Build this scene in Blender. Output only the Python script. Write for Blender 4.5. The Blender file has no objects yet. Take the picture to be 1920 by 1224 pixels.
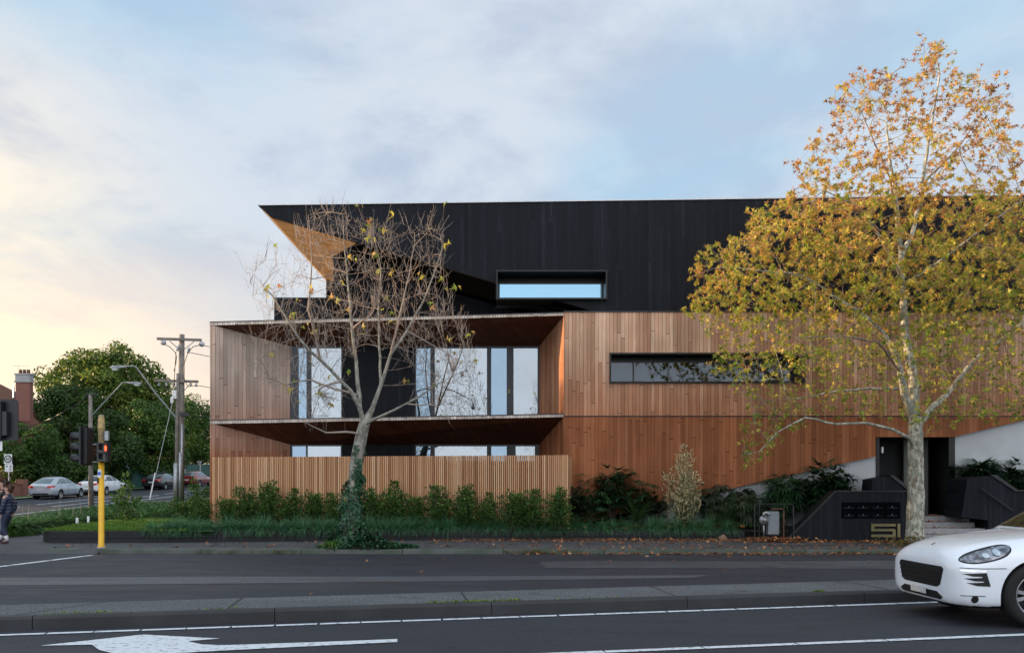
import bpy, bmesh, math, random
import numpy as np
from mathutils import Vector, Matrix, Euler
from mathutils.bvhtree import BVHTree
R = math.radians
rng = np.random.default_rng(7)
random.seed(7)
scene = bpy.context.scene
COL = scene.collection

# ------------------------------------------------------------------ camera
CAMZ, F, CX, HY = 1.6, 1600.0, 960.0, 912.0
cam_d = bpy.data.cameras.new("camera")
cam = bpy.data.objects.new("camera", cam_d); COL.objects.link(cam)
cam.location = (0, 0, CAMZ); cam.rotation_euler = (R(90), 0, 0)
cam_d.sensor_width = 36; cam_d.lens = 30.0; cam_d.shift_y = 300/1920
cam_d.clip_start = .1; cam_d.clip_end = 3000
scene.camera = cam

# ------------------------------------------------------------------ world, sun, exposure
SUN_EL, SUN_AZ = 6.5, -84.0          # azimuth from +Y, negative = to the left
sdir = Vector((math.sin(R(SUN_AZ))*math.cos(R(SUN_EL)), math.cos(R(SUN_AZ))*math.cos(R(SUN_EL)), math.sin(R(SUN_EL))))
world = bpy.data.worlds.new("World"); scene.world = world; world.use_nodes = True
wt = world.node_tree; wt.nodes.clear()
def wn(t, **k):
    n = wt.nodes.new(t)
    for a, b in k.items(): setattr(n, a, b)
    return n
def mk_math(nt, op, a, b=None, c=None, clamp=False):
    n = nt.nodes.new('ShaderNodeMath'); n.operation = op; n.use_clamp = clamp
    for i, v in enumerate((a, b, c)):
        if v is None: continue
        if isinstance(v, (int, float)): n.inputs[i].default_value = v
        else: nt.links.new(v, n.inputs[i])
    return n.outputs[0]
def mk_mix(nt, f, a, b, mode='MIX'):
    n = nt.nodes.new('ShaderNodeMix'); n.data_type = 'RGBA'; n.blend_type = mode
    for i, v in ((0, f), (6, a), (7, b)):
        if isinstance(v, (int, float)): n.inputs[i].default_value = v
        elif isinstance(v, tuple): n.inputs[i].default_value = v if len(v) == 4 else v+(1,)
        else: nt.links.new(v, n.inputs[i])
    return n.outputs[2]
def mk_range(nt, v, a, b, c=0., d=1., smooth=True):
    n = nt.nodes.new('ShaderNodeMapRange'); n.interpolation_type = 'SMOOTHSTEP' if smooth else 'LINEAR'
    nt.links.new(v, n.inputs[0])
    for i, x in enumerate((a, b, c, d)): n.inputs[i+1].default_value = x
    return n.outputs[0]
sky = wn('ShaderNodeTexSky', sky_type='NISHITA', sun_disc=False, sun_elevation=R(SUN_EL), sun_rotation=R(SUN_AZ),
         air_density=1.0, dust_density=1.0, ozone_density=1.5)
tc = wn('ShaderNodeTexCoord'); sep = wn('ShaderNodeSeparateXYZ'); wt.links.new(tc.outputs['Generated'], sep.inputs[0])
dx, dy, dz = sep.outputs
dzc = mk_math(wt, 'MAXIMUM', dz, 0.0)
inv = mk_math(wt, 'DIVIDE', 1.0, mk_math(wt, 'ADD', dzc, .22))
comb = wn('ShaderNodeCombineXYZ')
wt.links.new(mk_math(wt, 'MULTIPLY', dx, inv), comb.inputs[0]); wt.links.new(mk_math(wt, 'MULTIPLY', dy, inv), comb.inputs[1])
wt.links.new(mk_math(wt, 'MULTIPLY', dz, 1.0), comb.inputs[2])
def cloud(scale, detail, rough, off, dist=.3):
    m = wn('ShaderNodeMapping'); m.inputs[1].default_value = off; wt.links.new(comb.outputs[0], m.inputs[0])
    n = wn('ShaderNodeTexNoise'); n.inputs['Scale'].default_value = scale; n.inputs['Detail'].default_value = detail
    n.inputs['Roughness'].default_value = rough; n.inputs['Distortion'].default_value = dist
    wt.links.new(m.outputs[0], n.inputs['Vector']); return n.outputs['Fac']
c1 = cloud(1.15, 7, .52, (3.1, 1.2, 0))
c2 = cloud(2.3, 8, .58, (7.7, 4.2, 1))
c3 = cloud(.7, 4, .5, (1.4, 9.2, 2))
dotn = wn('ShaderNodeVectorMath', operation='DOT_PRODUCT'); wt.links.new(tc.outputs['Generated'], dotn.inputs[0])
dotn.inputs[1].default_value = Vector((math.sin(R(-42)), math.cos(R(-42)), .08)).normalized()
sunw = mk_range(wt, dotn.outputs['Value'], .72, 1.0)                  # toward the sunset glow
lowz = mk_range(wt, dzc, .02, .34, 1, 0)
warm = mk_math(wt, 'MULTIPLY', sunw, lowz)
skyb = mk_mix(wt, 1.0, sky.outputs[0], (.115, .115, .115), 'MULTIPLY')
clear = mk_mix(wt, .84, skyb, (.37, .57, .74))
thin = mk_range(wt, c1, .28, .56)
vio = mk_mix(wt, lowz, (.40, .455, .57), (.545, .55, .605))
cl = mk_mix(wt, mk_range(wt, c2, .38, .60), vio, (.555, .60, .665))
s1 = mk_mix(wt, mk_math(wt, 'MULTIPLY', thin, .88), clear, cl)
pink = mk_math(wt, 'MULTIPLY', mk_range(wt, dzc, .06, .30, .62, 0), mk_range(wt, dx, -.6, .5, 1, .35))
s2 = mk_mix(wt, pink, s1, (.70, .64, .615))
s3 = mk_mix(wt, mk_math(wt, 'MULTIPLY', warm, .85), s2, (.86, .655, .485))
core = mk_math(wt, 'POWER', mk_range(wt, dotn.outputs['Value'], .86, 1.0), 2.0)
s4 = mk_mix(wt, mk_math(wt, 'MULTIPLY', core, mk_range(wt, c2, .3, .62, .25, .8)), s3, (1.08, .88, .60))
# bright unseen cloud bank behind the camera, added to light the shaded facade
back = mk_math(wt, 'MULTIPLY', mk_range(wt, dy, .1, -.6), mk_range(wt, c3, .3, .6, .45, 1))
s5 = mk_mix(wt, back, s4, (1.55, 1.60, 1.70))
bg = wn('ShaderNodeBackground'); bg.inputs[1].default_value = .645
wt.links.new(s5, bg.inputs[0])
wo = wn('ShaderNodeOutputWorld'); wt.links.new(bg.outputs[0], wo.inputs[0])

sun_d = bpy.data.lights.new("sun", 'SUN'); sun_d.energy = 5.0; sun_d.angle = R(.6); sun_d.color = (1.0, .66, .36)
sun = bpy.data.objects.new("sun", sun_d); COL.objects.link(sun); sun.location = (-60, 30, 30)
sun.rotation_euler = sdir.to_track_quat('Z', 'Y').to_euler()
vs = scene.view_settings
scene.display_settings.display_device = 'sRGB'
vs.view_transform = 'Standard'; vs.look = 'None'; vs.exposure = 1.0; vs.gamma = 1.0; vs.use_curve_mapping = False
try:
    scene.cycles.max_bounces = 8; scene.cycles.transparent_max_bounces = 8; scene.cycles.use_denoising = True
except Exception: pass

# ------------------------------------------------------------------ helpers
def P(px, py, D): return Vector(((px-CX)/F*D, D, CAMZ+(HY-py)/F*D))
def G(px, py, z=0.0):
    D = (CAMZ-z)*F/(py-HY); return Vector(((px-CX)/F*D, D, z))
OFF = {}
def thing(name, label, cat, loc=(0, 0, 0), rotz=0, group=None):
    o = bpy.data.objects.new(name, None); COL.objects.link(o); o.empty_display_size = .3
    o.location = loc; o.rotation_euler = (0, 0, rotz); o['label'] = label; o['category'] = cat
    if group: o['group'] = group
    OFF[o] = Vector(loc); return o
def tag(o, label=None, cat=None, group=None, kind=None):
    if label: o['label'] = label
    if cat: o['category'] = cat
    if group: o['group'] = group
    if kind: o['kind'] = kind
    return o
def link_mesh(name, me, m, parent=None, loc=None, local=False, smooth=False):
    """world-space mesh data -> object; under a parent the root's location is taken off"""
    o = bpy.data.objects.new(name, me); COL.objects.link(o)
    if parent is not None:
        off = OFF[parent]; o.parent = parent; OFF[o] = off
        if not local: me.transform(Matrix.Translation(-off))
    elif loc is not None:
        me.transform(Matrix.Translation(-Vector(loc))); o.location = loc; OFF[o] = Vector(loc)
    else: OFF[o] = Vector((0, 0, 0))
    if m is not None:
        for x in (m if isinstance(m, (list, tuple)) else [m]): me.materials.append(x)
    if smooth: me.polygons.foreach_set('use_smooth', [True]*len(me.polygons))
    me.update(); return o
class MB:
    def __init__(s): s.v = []; s.f = []; s.r = []; s.mi = []
    def add(s, vs, fs, r=0.5, mi=0):
        b = len(s.v); s.v += [tuple(x) for x in vs]
        for f in fs: s.f.append([b+i for i in f]); s.r.append(r); s.mi.append(mi)
        return s
    def box(s, a, b, r=.5, mi=0):
        x0, y0, z0 = a; x1, y1, z1 = b
        return s.add([(x0,y0,z0),(x1,y0,z0),(x1,y1,z0),(x0,y1,z0),(x0,y0,z1),(x1,y0,z1),(x1,y1,z1),(x0,y1,z1)],
              [(0,3,2,1),(4,5,6,7),(0,1,5,4),(1,2,6,5),(2,3,7,6),(3,0,4,7)], r, mi)
    def poly(s, pts, r=.5, mi=0): return s.add(pts, [range(len(pts))], r, mi)
    def prism(s, pts, ext, r=.5, mi=0):
        n = len(pts); pts = [Vector(p) for p in pts]; e = Vector(ext)
        fs = [list(range(n))[::-1], list(range(n, 2*n))] + [(i, (i+1) % n, n+(i+1) % n, n+i) for i in range(n)]
        return s.add(pts+[p+e for p in pts], fs, r, mi)
    def tube(s, pts, rad, n=8, r=.5, cap=True, mi=0):
        pts = [Vector(p) for p in pts]
        if not isinstance(rad, (list, tuple, np.ndarray)): rad = [rad]*len(pts)
        vv = []; prev = None
        for i, p in enumerate(pts):
            t = (pts[min(i+1, len(pts)-1)]-pts[max(i-1, 0)])
            t = t.normalized() if t.length > 1e-9 else Vector((0, 0, 1))
            if prev is None:
                a = t.cross(Vector((0, 0, 1)))
                if a.length < .1: a = t.cross(Vector((1, 0, 0)))
            else: a = prev - t*prev.dot(t)
            a.normalize(); prev = a; b = t.cross(a)
            for k in range(n):
                q = 2*math.pi*k/n; vv.append(p+(a*math.cos(q)+b*math.sin(q))*rad[i])
        fs = []
        for i in range(len(pts)-1):
            for k in range(n): fs.append((i*n+k, i*n+(k+1) % n, (i+1)*n+(k+1) % n, (i+1)*n+k))
        if cap: fs.append(list(range(n))[::-1]); fs.append([(len(pts)-1)*n+k for k in range(n)])
        return s.add(vv, fs, r, mi)
    def lathe(s, c, axis, prof, n=24, r=.5, mi=0, closed=False):
        """prof: list of (radius, distance along axis)"""
        c = Vector(c); ax = Vector(axis).normalized(); a = ax.cross(Vector((0, 0, 1)))
        if a.length < .1: a = ax.cross(Vector((1, 0, 0)))
        a.normalize(); b = ax.cross(a); vv = []
        for (ra, h) in prof:
            for k in range(n):
                q = 2*math.pi*k/n; vv.append(c+ax*h+(a*math.cos(q)+b*math.sin(q))*ra)
        m = len(prof); fs = []
        for i in range(m if closed else m-1):
            j = (i+1) % m
            for k in range(n): fs.append((i*n+k, i*n+(k+1) % n, j*n+(k+1) % n, j*n+k))
        if not closed: fs.append(list(range(n))[::-1]); fs.append([(m-1)*n+k for k in range(n)])
        return s.add(vv, fs, r, mi)
    def build(s, name, m, parent=None, loc=None, local=False, smooth=False, bevel=0):
        me = bpy.data.meshes.new(name); me.from_pydata(s.v, [], s.f)
        at = me.attributes.new('rnd', 'FLOAT', 'FACE'); at.data.foreach_set('value', s.r)
        if any(s.mi): me.polygons.foreach_set('material_index', s.mi)
        o = link_mesh(name, me, m, parent, loc, local, smooth)
        if bevel:
            b = o.modifiers.new('bevel', 'BEVEL'); b.width = bevel; b.segments = 2; b.limit_method = 'ANGLE'
        return o

# ---- materials
MATS = {}
def new_mat(name):
    m = bpy.data.materials.new(name); m.use_nodes = True; nt = m.node_tree; nt.nodes.clear()
    o = nt.nodes.new('ShaderNodeOutputMaterial'); b = nt.nodes.new('ShaderNodeBsdfPrincipled')
    nt.links.new(b.outputs[0], o.inputs[0]); MATS[name] = m; return m, nt, b, o
def c4(c): return (c[0], c[1], c[2], 1)
def noise(nt, scale, detail=4, vec=None, rough=.55):
    n = nt.nodes.new('ShaderNodeTexNoise'); n.inputs['Scale'].default_value = scale; n.inputs['Detail'].default_value = detail
    n.inputs['Roughness'].default_value = rough
    if vec is not None: nt.links.new(vec, n.inputs['Vector'])
    return n.outputs['Fac']
def posn(nt, scale=(1, 1, 1), obj=False):
    if obj: g = nt.nodes.new('ShaderNodeTexCoord').outputs['Object']
    else: g = nt.nodes.new('ShaderNodeNewGeometry').outputs['Position']
    m = nt.nodes.new('ShaderNodeMapping'); m.inputs[3].default_value = scale; nt.links.new(g, m.inputs[0]); return m.outputs[0]
def bump(nt, b, h, strength=.3, dist=.01):
    n = nt.nodes.new('ShaderNodeBump'); n.inputs['Strength'].default_value = strength; n.inputs['Distance'].default_value = dist
    nt.links.new(h, n.inputs['Height']); nt.links.new(n.outputs[0], b.inputs['Normal'])
def simple(name, col, rough=.6, metal=0, var=.25, scale=6, col2=None, bmp=.15, spec=.5, coat=0, fine=60):
    m, nt, b, o = new_mat(name); v = posn(nt, obj=True)
    c2 = col2 or tuple(x*(1-var) for x in col)
    f = mk_range(nt, noise(nt, scale, 6, v), .35, .65)
    nt.links.new(mk_mix(nt, f, c4(col), c4(c2)), b.inputs['Base Color'])
    b.inputs['Roughness'].default_value = rough; b.inputs['Metallic'].default_value = metal
    b.inputs['Specular IOR Level'].default_value = spec; b.inputs['Coat Weight'].default_value = coat
    b.inputs['Coat Roughness'].default_value = .04
    if bmp: bump(nt, b, noise(nt, fine, 5, v), bmp, .004)
    return m
def boards(name, u, width, ramp, seglen=1.9, groove=.07, rough=.75, gcol=(.02, .012, .008), fade=None, spec=.15, along=(0, 0, 1), grainamt=.35, streak=None):
    """boards side by side along direction u, running along 'along'; every board length its own tone"""
    m, nt, b, o = new_mat(name); g = nt.nodes.new('ShaderNodeNewGeometry').outputs['Position']
    def dot(d):
        n = nt.nodes.new('ShaderNodeVectorMath'); n.operation = 'DOT_PRODUCT'; nt.links.new(g, n.inputs[0])
        n.inputs[1].default_value = d; return n.outputs['Value']
    U = mk_math(nt, 'DIVIDE', dot(u), width); L = dot(along)
    bi = mk_math(nt, 'FLOOR', U); fr = mk_math(nt, 'FRACT', U)
    wn1 = nt.nodes.new('ShaderNodeTexWhiteNoise'); wn1.noise_dimensions = '1D'; nt.links.new(bi, wn1.inputs['W'])
    seg = mk_math(nt, 'FLOOR', mk_math(nt, 'ADD', mk_math(nt, 'DIVIDE', L, seglen), mk_math(nt, 'MULTIPLY', wn1.outputs['Value'], 7.3)))
    sfr = mk_math(nt, 'FRACT', mk_math(nt, 'ADD', mk_math(nt, 'DIVIDE', L, seglen), mk_math(nt, 'MULTIPLY', wn1.outputs['Value'], 7.3)))
    cb = nt.nodes.new('ShaderNodeCombineXYZ'); nt.links.new(bi, cb.inputs[0]); nt.links.new(seg, cb.inputs[1])
    wn2 = nt.nodes.new('ShaderNodeTexWhiteNoise'); wn2.noise_dimensions = '3D'; nt.links.new(cb.outputs[0], wn2.inputs['Vector'])
    # grain: stretched along the board, shifted per board
    gv = nt.nodes.new('ShaderNodeCombineXYZ'); nt.links.new(mk_math(nt, 'MULTIPLY', U, 3.0), gv.inputs[0])
    nt.links.new(mk_math(nt, 'MULTIPLY', L, .8), gv.inputs[1]); nt.links.new(mk_math(nt, 'MULTIPLY', wn2.outputs['Value'], 20), gv.inputs[2])
    gr = noise(nt, 2.2, 6, gv.outputs[0], .65)
    tone = mk_math(nt, 'ADD', mk_math(nt, 'MULTIPLY', wn2.outputs['Value'], 1-grainamt), mk_math(nt, 'MULTIPLY', mk_range(nt, gr, .25, .75), grainamt))
    def cr(rp):
        r = nt.nodes.new('ShaderNodeValToRGB'); el = r.color_ramp.elements
        while len(el) < len(rp): el.new(.5)
        for e, (p, c) in zip(el, rp): e.position = p; e.color = c4(c)
        nt.links.new(tone, r.inputs[0]); return r.outputs[0]
    col = cr(ramp)
    if fade:                                       # second ramp where rain and sun have weathered the timber
        ramp2, z0, z1, nz = fade; zz = dot((0, 0, 1))
        w = mk_math(nt, 'ADD', mk_range(nt, zz, z0, z1), mk_math(nt, 'MULTIPLY', mk_math(nt, 'SUBTRACT', noise(nt, .6, 4), .5), nz), clamp=True)
        col = mk_mix(nt, w, col, cr(ramp2))
    big = mk_math(nt, 'MULTIPLY', mk_range(nt, noise(nt, .45, 3, posn(nt)), .3, .7, .84, 1.12), mk_range(nt, noise(nt, 1.0, 5, posn(nt, (2.6, 2.6, .22)), .6), .42, .62, .84, 1.08))
    col = mk_mix(nt, 1., col, big, 'MULTIPLY')
    edge = mk_math(nt, 'MAXIMUM', mk_math(nt, 'LESS_THAN', fr, groove), mk_math(nt, 'LESS_THAN', sfr, .006))
    col = mk_mix(nt, mk_math(nt, 'MULTIPLY', edge, .85), col, c4(gcol))
    nt.links.new(col, b.inputs['Base Color']); b.inputs['Roughness'].default_value = rough
    b.inputs['Specular IOR Level'].default_value = spec
    h = mk_math(nt, 'SUBTRACT', mk_math(nt, 'ADD', mk_math(nt, 'MULTIPLY', gr, .15), mk_math(nt, 'MULTIPLY', wn2.outputs['Value'], .25)), edge)
    bump(nt, b, h, .5, .006); return m
def leafmat(name, ramp, rough=.5, trans=.35, attr='rnd', spec=.3):
    m, nt, b, o = new_mat(name)
    a = nt.nodes.new('ShaderNodeAttribute'); a.attribute_name = attr
    r = nt.nodes.new('ShaderNodeValToRGB'); el = r.color_ramp.elements
    while len(el) < len(ramp): el.new(.5)
    for e, (p, c) in zip(el, ramp): e.position = p; e.color = c4(c)
    nt.links.new(a.outputs['Fac'], r.inputs[0])
    col = mk_mix(nt, mk_range(nt, noise(nt, 9, 3, posn(nt)), .35, .7, 0, .35), r.outputs[0], (.6, .6, .5), 'MULTIPLY')
    nt.links.new(col, b.inputs['Base Color']); b.inputs['Roughness'].default_value = rough; b.inputs['Specular IOR Level'].default_value = spec
    t = nt.nodes.new('ShaderNodeBsdfTranslucent'); nt.links.new(col, t.inputs[0])
    mx = nt.nodes.new('ShaderNodeMixShader'); mx.inputs[0].default_value = trans
    nt.links.new(b.outputs[0], mx.inputs[1]); nt.links.new(t.outputs[0], mx.inputs[2]); nt.links.new(mx.outputs[0], o.inputs[0])
    return m
def rndmat(name, ramp, rough=.7, grain=None, spec=.3, bmp=.2):
    m, nt, b, o = new_mat(name)
    a = nt.nodes.new('ShaderNodeAttribute'); a.attribute_name = 'rnd'
    v = posn(nt, grain or (1, 1, 1)); n = noise(nt, 8, 6, v)
    f = mk_math(nt, 'ADD', mk_math(nt, 'MULTIPLY', a.outputs['Fac'], .75), mk_math(nt, 'MULTIPLY', n, .25))
    r = nt.nodes.new('ShaderNodeValToRGB'); el = r.color_ramp.elements
    while len(el) < len(ramp): el.new(.5)
    for e, (p, c) in zip(el, ramp): e.position = p; e.color = c4(c)
    nt.links.new(f, r.inputs[0]); nt.links.new(r.outputs[0], b.inputs['Base Color'])
    b.inputs['Roughness'].default_value = rough; b.inputs['Specular IOR Level'].default_value = spec
    bump(nt, b, n, bmp, .004); return m
def emis(name, col, s):
    m, nt, b, o = new_mat(name); b.inputs['Base Color'].default_value = c4(col)
    b.inputs['Emission Color'].default_value = c4(col); b.inputs['Emission Strength'].default_value = s; return m
def glassmat(name, refl=.7, tint=(.9, .95, 1), rough=0.0):
    m, nt, b, o = new_mat(name); nt.nodes.remove(b)
    g = nt.nodes.new('ShaderNodeBsdfGlossy'); g.inputs['Roughness'].default_value = rough; g.inputs[0].default_value = c4(tint)
    t = nt.nodes.new('ShaderNodeBsdfTransparent'); t.inputs[0].default_value = (.75, .8, .82, 1)
    mx = nt.nodes.new('ShaderNodeMixShader'); mx.inputs[0].default_value = refl
    nt.links.new(t.outputs[0], mx.inputs[1]); nt.links.new(g.outputs[0], mx.inputs[2]); nt.links.new(mx.outputs[0], o.inputs[0])
    # slight waviness of the pane
    bp = nt.nodes.new('ShaderNodeBump'); bp.inputs['Strength'].default_value = .02; bp.inputs['Distance'].default_value = .02
    nt.links.new(noise(nt, 1.3, 2, posn(nt)), bp.inputs['Height']); nt.links.new(bp.outputs[0], g.inputs['Normal'])
    return m

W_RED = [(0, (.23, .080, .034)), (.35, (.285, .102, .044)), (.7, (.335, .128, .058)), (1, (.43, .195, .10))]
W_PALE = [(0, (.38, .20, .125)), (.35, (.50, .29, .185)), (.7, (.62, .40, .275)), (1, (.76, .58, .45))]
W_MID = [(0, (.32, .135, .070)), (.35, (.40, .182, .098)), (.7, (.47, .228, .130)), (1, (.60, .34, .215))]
W_GREY = [(0, (.27, .215, .185)), (.35, (.40, .32, .27)), (.7, (.50, .38, .31)), (1, (.60, .54, .49))]
W_LEFT = [(0, (.25, .12, .08)), (.35, (.36, .19, .13)), (.7, (.42, .24, .17)), (1, (.5, .33, .25))]
BLK = [(0, (.0040, .0052, .0085)), (.5, (.0060, .0078, .0120)), (.8, (.0095, .012, .0175)), (1, (.024, .027, .034))]
M = {}
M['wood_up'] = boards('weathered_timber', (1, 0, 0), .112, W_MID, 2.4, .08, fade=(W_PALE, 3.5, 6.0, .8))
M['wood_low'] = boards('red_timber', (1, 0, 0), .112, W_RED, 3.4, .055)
M['wood_left'] = boards('grey_weathered_timber', (.902, .43, 0), .117, W_LEFT, 3.2, .06, fade=(W_GREY, 3.0, 5.3, .9))
M['wood_leftlow'] = boards('brown_timber', (.902, .43, 0), .117, W_RED, 2.6, .06, fade=(W_LEFT, 2.2, 3.2, .5))
M['wood_jamb'] = boards('jamb_timber', (-.243, .97, 0), .11, W_RED, 3.0, .07, fade=(W_MID, 3.0, 4.6, .4))
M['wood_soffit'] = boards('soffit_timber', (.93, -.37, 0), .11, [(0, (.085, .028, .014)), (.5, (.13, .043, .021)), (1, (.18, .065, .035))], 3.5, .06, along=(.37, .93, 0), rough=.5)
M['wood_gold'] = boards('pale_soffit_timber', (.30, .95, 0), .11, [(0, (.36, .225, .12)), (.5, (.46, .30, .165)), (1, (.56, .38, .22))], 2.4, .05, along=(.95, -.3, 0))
M['wood_edge'] = boards('edge_timber', (1, 0, 0), .085, [(0, (.40, .33, .28)), (.5, (.56, .48, .42)), (1, (.74, .68, .62))], 3., .12)
M['black'] = boards('charred_cladding', (1, 0, 0), .11, BLK, 3.2, .07, gcol=(.002, .002, .003), rough=.7, spec=.2)
M['black2'] = boards('charred_cladding_fine', (1, 0, 0), .075, [(p, tuple(x*.95 for x in c)) for p, c in BLK], 3.2, .09, gcol=(.002, .002, .003), rough=.7, spec=.2)
M['blackflat'] = simple('black_and_soffit_shade', (.004, .0045, .006), .95, 0, .2, bmp=0, spec=0)  # plain black on the letterboxes; on the raking soffit it paints in shadow
M['flash'] = simple('dark_metal_flashing', (.03, .032, .036), .4, .6, .2)
M['roofedge'] = simple('pale_metal_flashing', (.55, .56, .58), .35, .5, .15)
M['frame'] = simple('charcoal_aluminium', (.028, .031, .037), .38, .3, .15, bmp=0)
M['blackm'] = simple('black_metal', (.006, .006, .007), .4, .3, .2, bmp=.03)
M['render'] = simple('grey_render', (.50, .53, .55), .85, 0, .12, 1.2, bmp=.3, fine=30)
M['render_dk'] = simple('dark_grey_render', (.20, .21, .20), .8, 0, .2, 1.5, bmp=.2)  # darker grey for the entry wall and the interior walls
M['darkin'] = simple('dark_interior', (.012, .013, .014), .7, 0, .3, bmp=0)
M['glass'] = glassmat('window_glass', .44, (.50, .545, .58))
M['glass_b'] = glassmat('window_glass_narrow', .44, (.33, .44, .54))
M['glass_hi'] = glassmat('window_glass_blue', .62, (.40, .66, .82))
M['glass_dk'] = glassmat('window_glass_dark', .055, (.8, .86, .95))
M['blind'] = boards('pale_blind', (0, 0, 1), .05, [(0, (.62, .66, .70)), (1, (.75, .78, .82))], 50, .1, gcol=(.5, .55, .6), along=(1, 0, 0))
M['curtain'] = simple('sheer_curtain', (.72, .74, .76), .9, 0, .1, 3)
M['slat'] = rndmat('fence_timber', [(0, (.26, .11, .05)), (.45, (.46, .24, .12)), (.8, (.60, .36, .20)), (1, (.70, .49, .31))], .7, (6, 6, .8))
M['sleeper'] = simple('charred_sleeper', (.0095, .010, .014), .75, 0, .4, 3, bmp=.5, fine=25)
M['soil'] = simple('dark_mulch', (.028, .021, .016), .95, 0, .5, 8, bmp=1., fine=25)
M['conc'] = simple('weathered_concrete', (.17, .175, .175), .85, 0, .3, 1.6, bmp=.4)
M['conc_lt'] = simple('pale_concrete', (.33, .335, .34), .8, 0, .2, 2, bmp=.3)
M['steps'] = simple('step_concrete', (.30, .30, .31), .75, 0, .2, 3, bmp=.2)
M['kerb'] = simple('mossy_kerb_stone', (.075, .085, .078), .8, 0, .4, 2.2, (.04, .055, .038), .5, fine=40)
M['kerb_dk'] = simple('dark_kerb_stone', (.026, .028, .031), .7, 0, .35, 1.7, bmp=.5, fine=40)
M['galv'] = simple('galvanised_steel', (.36, .38, .40), .45, .6, .2, 8, bmp=.05)
M['polewood'] = simple('weathered_pole_timber', (.22, .20, .175), .85, 0, .35, 4, bmp=.4, fine=30)
M['yellow'] = simple('yellow_paint', (.74, .42, .025), .5, 0, .12, 5, bmp=.05)
M['yellow_old'] = simple('faded_yellow_paint', (.48, .33, .12), .75, 0, .4, 9, (.24, .20, .14), .2)
M['white'] = simple('white_sign_paint', (.72, .74, .76), .5, 0, .08, 5, bmp=0)
M['blue'] = simple('blue_sign_paint', (.02, .10, .50), .5, 0, .1, bmp=0)
M['blkpaint'] = simple('black_plastic', (.010, .012, .016), .45, 0, .2, bmp=0)
M['redlamp'] = emis('red_lamp', (1.0, .06, .015), 2.6)
M['darklens'] = simple('dark_lens', (.02, .035, .03), .2, 0, .1, bmp=0)
M['brick'] = None
M['bronze'] = simple('bronze_letter', (.20, .175, .085), .45, .5, .15, 5, bmp=.05)
M['tin'] = simple('grey_meter_metal', (.22, .24, .26), .5, .5, .2, 10, bmp=.1)
M['rust'] = simple('rusty_pipe', (.13, .07, .04), .7, .3, .4, 12)
M['rock'] = simple('sandstone_lump', (.22, .13, .08), .9, 0, .3, 8, bmp=.5)

def brickmat(name, c1, c2, mortar, s=1.):
    m, nt, b, o = new_mat(name)
    g = nt.nodes.new('ShaderNodeNewGeometry').outputs['Position']; sp = nt.nodes.new('ShaderNodeSeparateXYZ'); nt.links.new(g, sp.inputs[0])
    cb = nt.nodes.new('ShaderNodeCombineXYZ'); nt.links.new(mk_math(nt, 'ADD', sp.outputs[0], sp.outputs[1]), cb.inputs[0]); nt.links.new(sp.outputs[2], cb.inputs[1])
    t = nt.nodes.new('ShaderNodeTexBrick'); t.inputs['Color1'].default_value = c4(c1); t.inputs['Color2'].default_value = c4(c2)
    t.inputs['Mortar'].default_value = c4(mortar); t.inputs['Scale'].default_value = 4.2*s; t.inputs['Mortar Size'].default_value = .02
    nt.links.new(cb.outputs[0], t.inputs['Vector']); nt.links.new(t.outputs['Color'], b.inputs['Base Color']); b.inputs['Roughness'].default_value = .85
    return m
M['brick'] = brickmat('red_brick', (.22, .065, .045), (.16, .05, .035), (.2, .17, .15))
M['tile'] = boards('terracotta_tiles', (0, .7, .7), .28, [(0, (.14, .06, .04)), (1, (.22, .10, .065))], .3, .15, along=(1, 0, 0))

def asphalt(name, base, light, rough=.62):
    m, nt, b, o = new_mat(name); v = posn(nt)
    fine = noise(nt, 70, 3, v, .7); mid = noise(nt, 2.2, 5, posn(nt, (.35, 1, 1))); big = noise(nt, .25, 4, posn(nt, (.3, 1.2, 1)))
    f = mk_math(nt, 'ADD', mk_math(nt, 'MULTIPLY', mk_range(nt, mid, .35, .65), .45), mk_math(nt, 'MULTIPLY', mk_range(nt, big, .35, .65), .55))
    col = mk_mix(nt, f, c4(base), c4(light))
    col = mk_mix(nt, 1., col, mk_range(nt, fine, .3, .72, .30, 2.1), 'MULTIPLY')
    col = mk_mix(nt, 1., col, mk_range(nt, noise(nt, 28, 4, v, .75), .36, .66, .55, 1.6), 'MULTIPLY')
    col = mk_mix(nt, mk_math(nt, 'MULTIPLY', mk_range(nt, noise(nt, 1.1, 6, v, .6), .60, .68), .5), col, (.010, .010, .012, 1))
    # hairline cracks
    vo = nt.nodes.new('ShaderNodeTexVoronoi'); vo.feature = 'DISTANCE_TO_EDGE'; vo.inputs['Scale'].default_value = .35
    mp = nt.nodes.new('ShaderNodeMapping'); nt.links.new(v, mp.inputs[0])
    dis = nt.nodes.new('ShaderNodeTexNoise'); dis.inputs['Scale'].default_value = 1.5; nt.links.new(v, dis.inputs['Vector'])
    ad = nt.nodes.new('ShaderNodeVectorMath'); ad.operation = 'ADD'; nt.links.new(mp.outputs[0], ad.inputs[0]); nt.links.new(dis.outputs['Color'], ad.inputs[1])
    nt.links.new(ad.outputs[0], vo.inputs['Vector'])
    crk = mk_math(nt, 'MULTIPLY', mk_math(nt, 'LESS_THAN', vo.outputs['Distance'], .0035), mk_math(nt, 'GREATER_THAN', big, .55))
    col = mk_mix(nt, mk_math(nt, 'MULTIPLY', crk, .7), col, (.008, .008, .009, 1))
    nt.links.new(col, b.inputs['Base Color'])
    nt.links.new(mk_range(nt, mid, .3, .7, rough-.1, rough+.12), b.inputs['Roughness']); b.inputs['Specular IOR Level'].default_value = .40
    bump(nt, b, fine, .6, .004); return m
M['asphalt'] = asphalt('asphalt', (.0135, .0150, .021), (.0240, .0260, .034), .72)
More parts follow.
